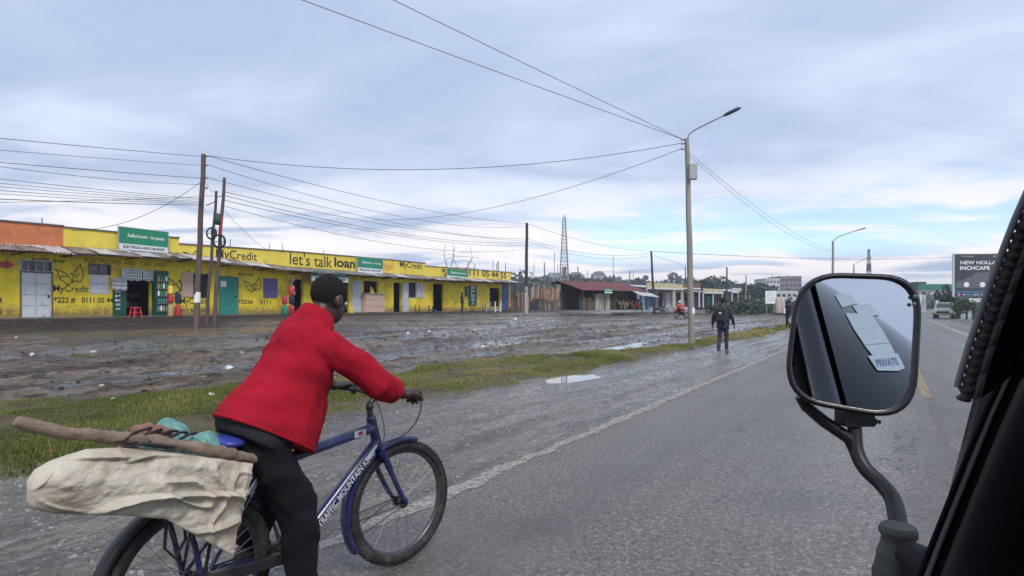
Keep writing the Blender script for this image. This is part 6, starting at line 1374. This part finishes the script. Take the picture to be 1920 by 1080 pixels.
def small_person(label, loc, heading, H=1.72, jacket='black_cloth', trousers='jeans', skin='skin', stride=.25, armsw=.2, pack=None, white=False, lean=0., group=None, carry=None):
    o = thing('person', label, 'person', loc, heading, group); k = H/1.75; P = lambda u_, w_, z_: V3((u_+lean*(z_-.1)/1.5)*k, w_*k, z_*k)
    hc = P(.03, 0, 1.63); b = head_mesh(hc, Vector((1, 0, -.05)), k); b.tube([P(0, 0, 1.5), P(0, 0, 1.4), P(0, 0, 1.)], [.06*k, .11*k, .11*k], 10)
    arms_ = []
    for s_ in (-1, 1):
        sh_, el, wr = P(0, s_*.18, 1.40), P(-.03+s_*armsw*.4, s_*.275, 1.12), P(.06+s_*armsw, s_*.30, .88); arms_.append((sh_, el, wr)); b.tube([sh_, el, wr], [.045*k, .04*k, .028*k], 8)
        hand(b, wr, wr+(wr-el).normalized()*.08*k, Vector((.5, s_*.4, -.2)), Vector((1, 0, .1)), .7, k, -1)
    organic(b, 'body', skin, o, .011, 2); organic(hair_mesh(hc, Vector((1, 0, 0)), k*1.02), 'hair', 'hair', o, .012, 1); eyes(hc, Vector((1, 0, -.05)), o, k)
    j = MB(); j.rings([ell(j, P(u_, 0, z_), None, Vector((1, 0, 0)), a_*k, b_*k, 18) for u_, z_, a_, b_ in ((0, .78, .20, .145), (0, .95, .20, .145), (0, 1.15, .205, .145), (0, 1.32, .21, .135), (0, 1.42, .16, .10), (0, 1.48, .08, .075), (0, 1.51, .07, .07))])
    for sh_, el, wr in arms_: j.tube([sh_+Vector((0, 0, .02)), sh_, el, el.lerp(wr, .9)], [.07*k, .075*k, .062*k, .05*k], 10)
    jo = organic(j, 'jacket', jacket, o, .015, 3, .012, .09)
    t = MB(); t.rings([ell(t, P(0, 0, z_), None, Vector((1, 0, 0)), a_*k, b_*k, 16) for z_, a_, b_ in ((.74, .12, .09), (.84, .165, .12), (.98, .15, .11))])
    for s_ in (-1, 1):
        hp, kn, an = P(0, s_*.085, .88), P(s_*stride*.45+.05, s_*.09, .48), P(s_*stride-.02, s_*.095, .10+(.06 if s_ < 0 else 0)); t.tube([hp, hp.lerp(kn, .5), kn, kn.lerp(an, .5), an], [.088*k, .082*k, .066*k, .06*k, .056*k], 12); shoe(o, an-Vector((0, 0, .02*k)), (1, 0), 'shoe', .26*k)
    organic(t, 'trousers', trousers, o, .014, 3, .012, .08)
    if pack:
        q = MB().box((-.31*k, -.155*k, .98*k), (-.12*k, .155*k, 1.42*k)); po = organic(q, 'backpack', pack, None, .014, 8, .008, .08); po.parent = None; po.location = loc; po.rotation_euler = (0, 0, heading); tag(po, 'bulky black backpack worn by the man walking away past the lamp post', 'backpack')
        MB().box((-.335*k, -.04*k, 1.24*k), (-.322*k, .04*k, 1.28*k)).build('logo_patch', 'print_white', po); MB().box((-.345*k, -.12*k, 1.02*k), (-.30*k, .12*k, 1.18*k)).build('pocket', pack, po, bevel=.02)
        for s_ in (-1, 1): MB().tube([P(-.13, s_*.11, 1.40), P(0, s_*.12, 1.49), P(.12, s_*.12, 1.38), P(.13, s_*.13, 1.15), P(-.1, s_*.17, 1.02)], .018*k, 6).build('strap', pack, po)
    return o
hd_ = math.atan2(D2[1], D2[0]); p = at(1355, 660, 18.15); p.z = gz(p.x, p.y)
small_person('man in dark jacket and jeans walking away along the shoulder beside the lamp post', p, hd_, 1.72, 'pack_black', 'jeans', stride=.12, armsw=.10, pack='pack_black', lean=.06)
p = at(1477, 615, 37); p.z = gz(p.x, p.y); wp = small_person('dark clothed walker at the roadside just left of the wing mirror', p, hd_+R(60), 1.70, 'black_cloth', 'black_cloth', stride=.2, armsw=.15)
o_ = MB().box((-.05, -.12, 0), (.05, .12, .32)); bo = organic(o_, 'carrier_bag', 'print_white', None, .02, 3, .02, .08); bo.location = p+Vector((-.30, -.12, .92)); tag(bo, 'small white bag carried by the walker near the wing mirror', 'bag')
p = place_front(842, 1.3, u5); small_person('person in dark blue standing at the far shop doorway', p, SROT+R(-60), 1.70, 'navy_cloth', 'navy_cloth', stride=.06, armsw=.05)
# motorcycles
def motorbike(label, loc, rot, m, rider=None):
    o = thing('motorcycle', label, 'motorcycle', loc, rot)
    for x in (0, 1.25):
        w = MB(); n = 20; w.rings([[((.26+.045*math.cos(6.283*k/8))*math.cos(6.283*i/n), .045*math.sin(6.283*k/8), .3+(.26+.045*math.cos(6.283*k/8))*math.sin(6.283*i/n)) for k in range(8)] for i in range(n)], closed=True)
        w.v = [(a+x, b, c) for a, b, c in w.v]; wo_ = w.build('wheel', 'rubber', o); MB().tube([(x, -.05, .3), (x, .05, .3)], .09, 10).build('hub', 'chrome', wo_)
    MB().tube([(.75, 0, .80), (.95, 0, .82)], [.14, .12], 10, round_ends=True).build('tank', m, o); MB().box((.05, -.13, .74), (.68, .13, .83)).build('seat', 'black_cloth', o, bevel=.04); MB().box((.45, -.14, .32), (.85, .14, .62)).build('engine', 'black_metal', o, bevel=.03)
    for s_ in (-1, 1): MB().tube([(1.05, s_*.08, .95), (1.25, s_*.08, .3)], .025, 6).build('fork', 'chrome', o); MB().box((-.15, s_*.16-.05, .55), (.25, s_*.16+.05, .75)).build('side_panel', m, o, bevel=.02)
    MB().tube([(1.0, -.36, 1.05), (1.06, -.1, 1.0), (1.06, .1, 1.0), (1.0, .36, 1.05)], .016, 6).build('handlebar', 'black_metal', o); MB().lathe([(.0, -.09), (.09, -.05), (.1, .05), (.0, .09)], (1.15, 0, .92), 10).build('headlight', 'truck_lamp', o)
    MB().tube([(.5, -.17, .3), (-.2, -.18, .36)], .035, 8).build('exhaust', 'chrome', o); return o
def rider(label, loc, rot, m):
    o = thing('person', label, 'person', loc, rot); hc = V3(.42, 0, 1.50); b = head_mesh(hc, Vector((1, 0, -.1))); b.tube([V3(.4, 0, 1.4), V3(.34, 0, 1.2), V3(.3, 0, .9)], [.06, .12, .12], 10)
    for s_ in (-1, 1): b.tube([V3(.38, s_*.19, 1.30), V3(.6, s_*.3, 1.12), V3(.96, s_*.32, 1.07)], [.05, .045, .03], 8); hand(b, V3(.93, s_*.32, 1.08), V3(1.0, s_*.32, 1.07), Vector((0, 0, -1)), Vector((0, 1, 0)), 1.4, 1, -1)
    organic(b, 'body', 'skin', o, .014, 2); j = MB(); j.rings([ell(j, V3(u_, 0, z_), None, Vector((1, 0, -.2)), a_, b_, 16) for u_, z_, a_, b_ in ((.28, .82, .2, .16), (.32, 1.05, .2, .14), (.36, 1.25, .2, .13), (.39, 1.37, .12, .09))])
    for s_ in (-1, 1): j.tube([V3(.38, s_*.19, 1.30), V3(.6, s_*.3, 1.12), V3(.9, s_*.32, 1.075)], [.08, .07, .05], 10)
    organic(j, 'jacket', m, o, .018, 3, .012, .08); t = MB()
    for s_ in (-1, 1): t.tube([V3(.28, s_*.1, .88), V3(.72, s_*.2, .78), V3(.58, s_*.22, .38)], [.1, .085, .06], 10); shoe(o, V3(.58, s_*.22, .36), (1, 0))
    organic(t, 'trousers', 'black_cloth', o, .018, 3); mb = MB(); mb.sphere(hc+Vector((0, 0, .03)), (.13, .12, .12), 14, 9); mb.build('helmet', 'print_white', o); return o
p = at(1268, 592, 55); p.z = gz(p.x, p.y); motorbike('red motorcycle ridden across the mud left of the lamp post', p, R(-60), 'red_plastic'); rider('motorcyclist in a white helmet on the red motorcycle', p, R(-60), 'red_plastic')
p = at(1232, 582, 66); p.z = gz(p.x, p.y); motorbike('dark parked motorcycle at the foot of the leaning dark pole', p, R(20), 'black_metal')
# ---------------------------------------------------------------- the van we look out of
VROT = math.atan2(D2[1], D2[0])
van = thing('van', 'dark van door frame and window pillar at the right edge, seen from inside', 'van', (0, 0, 0), VROT)
Mv = Matrix.Rotation(-VROT, 4, 'Z')
def vl(s_, n_, z_): return Vector((s_, -n_, z_))                   # forward, right, up -> van local
def pxv(px, py, Yd): return Mv @ at(px, py, Yd)
# window pillar: sweep of a rounded section
edge = [(1690, 1165, .93), (1716, 1085, .92), (1745, 1010, .90), (1775, 935, .86), (1805, 860, .82), (1838, 780, .78), (1872, 705, .74), (1905, 620, .70), (1945, 510, .66), (1995, 380, .62), (2080, 200, .58), (2300, -250, .50)]
rings = []
for (px, py, Yd) in edge:
    q = [pxv(px, py, Yd), pxv(px+9, py-2, Yd-.012), pxv(px+22, py-2, Yd-.006), pxv(px+34, py, Yd-.016), pxv(px+55, py+6, Yd-.03), pxv(px+75, py+8, Yd-.03)]
    bk = [p+vl(.01, .004, 0) for p in (q[5], q[4])]+[p+vl(.012, .003, 0) for p in (q[1], q[0])]
    rings.append(q+bk)
MB().rings(rings).build('window_pillar', 'van_black', van)
rings = []
for (px, py, Yd) in edge:
    Yl = Yd*.62; q = [pxv(px+42, py+8, Yl+.01), pxv(px+60, py+6, Yl), pxv(px+130, py+16, Yl-.01), pxv(px+240, py+26, Yl-.01), pxv(px+420, py+40, Yl)]; rings.append(q+[p+vl(-.008, .004, 0) for p in reversed(q)])
MB().rings(rings).build('inner_lining', 'van_trim', van)
tr_ = [pxv(px+21, py-2, Yd-.012) for px, py, Yd in edge[:7]]; MB().tube(tr_, [.0045]*3+[.004]*2+[.003]*2, 6).build('pillar_trim', 'fabric_grey', van)
# curtain with a ribbed edge in the window opening
ced = [(1788, 752, .60), (1800, 705, .597), (1815, 655, .593), (1832, 605, .588), (1850, 555, .582), (1868, 505, .576), (1886, 458, .57), (1904, 412, .564), (1925, 365, .558), (1960, 290, .55), (2010, 180, .54)]
ced = [(a+18, b, c) for a, b, c in ced]
rings = []
for k, (px, py, Yd) in enumerate(ced):
    f = k/10; q = [pxv(px+2, py, Yd), pxv(px+16, py-4, Yd-.006), pxv(px+28, py-8, Yd-.002), pxv(px+60, py-22-6*(k == 0), Yd+.004), pxv(px+92, py-48, Yd-.004), pxv(px+140, py-40, Yd+.006), pxv(px+240, py-40, Yd)]
    rings.append(q)
ct = MB(); ct2 = MB(); sep_ = 2
for i in range(len(rings)-1):
    for k in range(6): (ct if k < sep_ else ct2).add([rings[i][k], rings[i+1][k], rings[i+1][k+1], rings[i][k+1]], [(0,1,2,3)], True)
cu = thing('curtain', 'dark window curtain with a ribbed braid edge at the upper right', 'curtain', (0, 0, 0), VROT)
o_ = ct.build('border_band', 'fabric_grey', cu, fix=False); o_.modifiers.new('t', 'SOLIDIFY').thickness = .003; o_ = ct2.build('drape', 'van_black', cu, fix=False); o_.modifiers.new('t', 'SOLIDIFY').thickness = .003
P = [pxv(px, py, Yd-.004) for px, py, Yd in ced]; tot = []; 
for a_, b_ in zip(P[:-1], P[1:]):
    m_ = max(2, int((b_-a_).length/.0022)); tot += [a_.lerp(b_, i/m_) for i in range(m_)]
mb = MB(); mb.tube(tot, [.0052+.0018*math.sin(i*2*math.pi/4) for i in range(len(tot))], 8); mat('braid', (.055, .047, .045), .8, var=.5, scale=60); mb.build('ribbed_edge', 'braid', cu)
mb = MB(); mb.tube([p+vl(-.004, -.008, .0) for p in tot[6::3]], .0032, 5); mb.build('pale_piping', 'fabric_grey', cu)
# ---- wing mirror
Mc = at(1600, 650, 1.18); Wp = sn(.95, .30, 1.42); cdir = (Vector((0, 0, EYE))-Mc).normalized(); wdir = (Wp-Mc).normalized(); nrm = (cdir+wdir).normalized()
def on_mirror(px, py, off=0.):
    d = at(px, py, 1.)-Vector((0, 0, EYE)); o = Vector((0, 0, EYE)); t = (Mc+nrm*off-o).dot(nrm)/d.dot(nrm); return o+d*t
mir = thing('wing_mirror', 'large black wing mirror on a bent arm outside the van window', 'wing mirror', Mc)
cor = [(1466, 750), (1717, 794), (1732, 516), (1494, 509)]
def rounded(cor, rad, inset=0., n=8, px=True):
    c = [Vector(q) for q in cor]; ctr = sum(c, Vector((0, 0)))/4; out = []
    for i in range(4):
        p, a, b = c[i], c[i-1], c[(i+1) % 4]; da, db = (a-p).normalized(), (b-p).normalized(); p2 = p+(da+db)*inset; r_ = max(6, rad[i]-inset*.6)
        s0_, s1_ = p2+da*r_, p2+db*r_
        for k in range(n+1): t = k/n; out.append(s0_*(1-t)**2+p2*2*t*(1-t)+s1_*t*t)
    return out
rad = [80, 92, 78, 84]
def loopm(inset, off): return [on_mirror(q[0], q[1], off)-Mc for q in rounded(cor, rad, inset)]
rs = [loopm(10, .001), loopm(9, .008), loopm(5.5, .012), loopm(2, .010), loopm(0, .004), loopm(0, -.004), loopm(4, -.018), loopm(16, -.035), loopm(36, -.048), loopm(70, -.055), loopm(100, -.056)]
mb = MB(); mb.rings(rs, cap=False); n_ = len(rs[0]); mb.add(rs[-1], [tuple(range(n_))]); mb.build('housing', 'mirror_black', mir)
g_ = loopm(8.5, .0015); mb = MB(); mb.add(g_, [tuple(range(n_))]); me = mb.mesh('glass'); me.update()
if me.polygons[0].normal.dot(nrm) < 0: me.flip_normals()
link('glass', me, 'mirror_glass', mir)
# arm, brace and fittings
A = lambda px, py, Yd: at(px, py, Yd)-Mc
pts = [A(1597, 760, 1.215), A(1602, 800, 1.20), A(1606, 845, 1.185), A(1622, 878, 1.165), A(1650, 905, 1.14), A(1672, 932, 1.11), A(1681, 962, 1.08), A(1685, 1000, 1.05), A(1684, 1040, 1.03)]
sm_ = []
for i in range(len(pts)-1):
    p0_, p1_, p2_, p3_ = pts[max(i-1, 0)], pts[i], pts[i+1], pts[min(i+2, len(pts)-1)]
    for k in range(5): t = k/5; sm_.append(.5*((2*p1_)+(p2_-p0_)*t+(2*p0_-5*p1_+4*p2_-p3_)*t*t+(-p0_+3*p1_-3*p2_+p3_)*t**3))
sm_.append(pts[-1]); MB().tube(sm_, [.0130+.0030*(i/len(sm_)) for i in range(len(sm_))], 14).build('arm', 'mirror_black', mir)
MB().tube([A(1500, 742, 1.22), A(1512, 762, 1.22), A(1545, 790, 1.21), A(1592, 822, 1.195), A(1606, 850, 1.185)], [.011, .012, .0125, .0125, .012], 10).build('brace', 'mirror_black', mir)
mb = MB(); mb.tube([A(1578, 775, 1.20), A(1626, 783, 1.20)], .017, 10); mb.box((-.03, -.02, -.016), (.03, .02, .016), Matrix.Translation(A(1602, 782, 1.20))); mb.tube([A(1628, 786, 1.19), A(1640, 792, 1.19)], .009, 8); mb.tube([A(1637, 790, 1.185), A(1650, 791, 1.185)], .004, 6); mb.build('clamp', 'mirror_black', mir)
mb = MB(); prof = [(1684, 975, .030), (1684, 982, .034), (1684, 992, .034), (1683, 998, .0285), (1682, 1012, .029), (1680, 1026, .033), (1678, 1036, .0335), (1676, 1040, .031), (1675, 1055, .034), (1672, 1066, .0355), (1672, 1090, .033), (1676, 1120, .028), (1680, 1180, .026)]
mb.tube([A(px, py+10, 1.03) for px, py, _ in prof], [r_*.88 for *_, r_ in prof], 20); mb.build('mounting_sleeve', 'sleeve_rubber', mir)
MB().tube([A(1700, 1035, 1.0), A(1735, 1060, .96), A(1790, 1120, .92)], [.022, .032, .04], 12).build('door_bracket', 'van_trim', mir)
for i, q in enumerate(((1716, 556), (1714, 570))): MB().sphere(on_mirror(q[0], q[1], .012)-Mc, .004, 8, 6).build('rim_clip', 'fabric_grey', mir)
# ---- cab front that the mirror looks at: windscreen, A-pillar, stickers, dash, roof
Pb, Pt, Pr = vl(1.16, .085, 1.02), vl(.80, .20, 1.84), vl(1.34, .95, 1.02)
wn = (Pt-Pb).cross(Pr-Pb).normalized(); up_ = (Pt-Pb).normalized(); rt_v = (Pr-Pb).normalized()
if wn.x < 0: wn = -wn
def reflect_hit(px, py):
    d = (at(px, py, 1.)-Vector((0, 0, EYE))).normalized(); h = on_mirror(px, py); r_ = d-nrm*2*d.dot(nrm); h, r_ = Mv @ h, Mv.to_3x3() @ r_
    t = (Pb-h).dot(wn)/r_.dot(wn); return h+r_*t
DEBUG_HITS = {q: tuple(round(v, 3) for v in reflect_hit(*q)) for q in ((1500, 700), (1540, 560), (1620, 740), (1600, 640), (1700, 700), (1690, 560), (1720, 530))}
print('HITS', DEBUG_HITS, 'normal', tuple(nrm))
def glass_material(name, tint, refl):
    m = bpy.data.materials.new(name); m.use_nodes = True; t = m.node_tree; N, L = t.nodes, t.links; N.clear()
    o = N.new('ShaderNodeOutputMaterial'); mx_ = N.new('ShaderNodeMixShader'); tr__ = N.new('ShaderNodeBsdfTransparent'); gl = N.new('ShaderNodeBsdfGlossy'); fr_ = N.new('ShaderNodeFresnel'); fr_.inputs[0].default_value = refl
    tr__.inputs[0].default_value = (*tint, 1); gl.inputs['Roughness'].default_value = .02; L.new(fr_.outputs[0], mx_.inputs[0]); L.new(tr__.outputs[0], mx_.inputs[1]); L.new(gl.outputs[0], mx_.inputs[2]); L.new(mx_.outputs[0], o.inputs[0]); MT[name] = m
glass_material('windscreen', (.45, .5, .5), 1.42)
WSW, WSH = 1.35, 1.0
mb = MB(); mb.add([Pb+rt_v*.05, Pb+rt_v*WSW, Pb+rt_v*WSW+up_*.9, Pb+rt_v*.05+up_*.9], [(0,1,2,3)]); mb.build('windscreen', 'windscreen', van)
MB().tube([Pb-up_*.15, Pb+up_*.98], [.034, .026], 10, flat=1.0).build('front_pillar', 'van_paint', van)
MB().tube([Pb+rt_v*.02, Pb+rt_v*WSW], .03, 8).build('screen_seal', 'van_trim', van); MB().tube([Pb+up_*.93, Pb+rt_v*WSW+up_*.93], .03, 8).build('roof_header', 'van_paint', van)
mb = MB(); mb.add([Pb-up_*.0+rt_v*-.02, Pb+rt_v*WSW, Pb+rt_v*WSW+vl(.12, 0, -.55), Pb+vl(.12, -.02, -.55)], [(0,1,2,3)]); o_ = mb.build('front_panel', 'van_paint', van); o_.modifiers.new('t', 'SOLIDIFY').thickness = .02
MB().box((.35, -1.45, .95), (1.12, -.16, 1.03)).build('dashboard', 'van_black', van)
MB().box((-1.6, -1.6, 1.93), (.75, -.16, 1.98)).build('roof', 'van_paint', van); MB().box((-1.6, -1.6, .4), (1.1, -1.55, 1.93)).build('far_side', 'van_black', van); MB().box((-1.65, -1.6, .4), (-1.6, -.05, 1.93)).build('bulkhead', 'van_black', van); MB().box((-1.6, -1.55, .35), (1.1, -.08, .4)).build('cab_floor', 'van_black', van)
MB().box((-.9, -.08, .4), (1.15, -.045, 1.02)).build('door_panel', 'van_paint', van); MB().box((-1.0, -.10, 1.02), (-.9, -.05, 1.93)).build('rear_door_post', 'van_black', van)
for y0 in (-.62, -1.3): MB().box((-.55, y0, .4), (.0, y0+.48, .85)).build('seat_cushion', 'fabric_grey', van, bevel=.05); MB().box((-.72, y0, .85), (-.55, y0+.48, 1.5)).build('seat_back', 'fabric_grey', van, bevel=.05)
STK = [[(1564, 554), (1593, 553), (1606, 570), (1578, 578)], [(1596, 574), (1626, 571), (1648, 592), (1612, 596)], [(1583, 588), (1632, 591), (1648, 614), (1600, 619)], [(1600, 619.5), (1649, 614.5), (1666, 644), (1619, 648)], [(1619, 649), (1666, 645), (1676, 664), (1634, 668)], [(1625, 669), (1680, 664), (1694, 692), (1682, 697), (1643, 696)]]
for k, q in enumerate(STK):
    P_ = [reflect_hit(*p_)+wn*(.002+.0004*k) for p_ in q]; c_ = sum(P_, Vector())/len(P_); cw = Matrix.Rotation(VROT, 4, 'Z') @ c_
    mb = MB(); R3 = Matrix.Rotation(VROT, 4, 'Z'); top_ = [(R3 @ p_)-cw for p_ in P_]; off = (R3.to_3x3() @ wn)*.0012; n_ = len(top_)
    mb.add(top_+[p_+off for p_ in top_], [tuple(range(n_)), tuple(reversed(range(n_, 2*n_)))]+[(i, (i+1) % n_, n_+(i+1) % n_, n_+i) for i in range(n_)])
    o_ = mb.build('windscreen_sticker', 'sticker', loc=cw); tag(o_, ['topmost pale sticker', 'second pale sticker, set to the right,', 'third pale sticker', 'fourth pale sticker', 'fifth pale sticker', 'lowest pale sticker with blue print'][k]+' of the column reflected in the mirror', 'sticker')
    if k == 5:
        a, b = reflect_hit(1642, 690)+wn*.006, reflect_hit(1683, 686)+wn*.006; t_ = reflect_hit(1637, 676)+wn*.006; ex, ey = b-a, t_-a
        me = text_mesh('PRIVATE', 0, 1, 0, 1, 0, .03); n2 = len(me.vertices); co = np.empty(n2*3); me.vertices.foreach_get('co', co); co = co.reshape(-1, 3); R4 = np.array(R3.to_3x3()); new = (np.array(a)+co[:, :1]*np.array(ex)+co[:, 2:3]*np.array(ey)) @ R4.T-np.array(cw); me.vertices.foreach_set('co', new.reshape(-1)); me.update(); link('lettering', me, 'sticker_blue', o_)
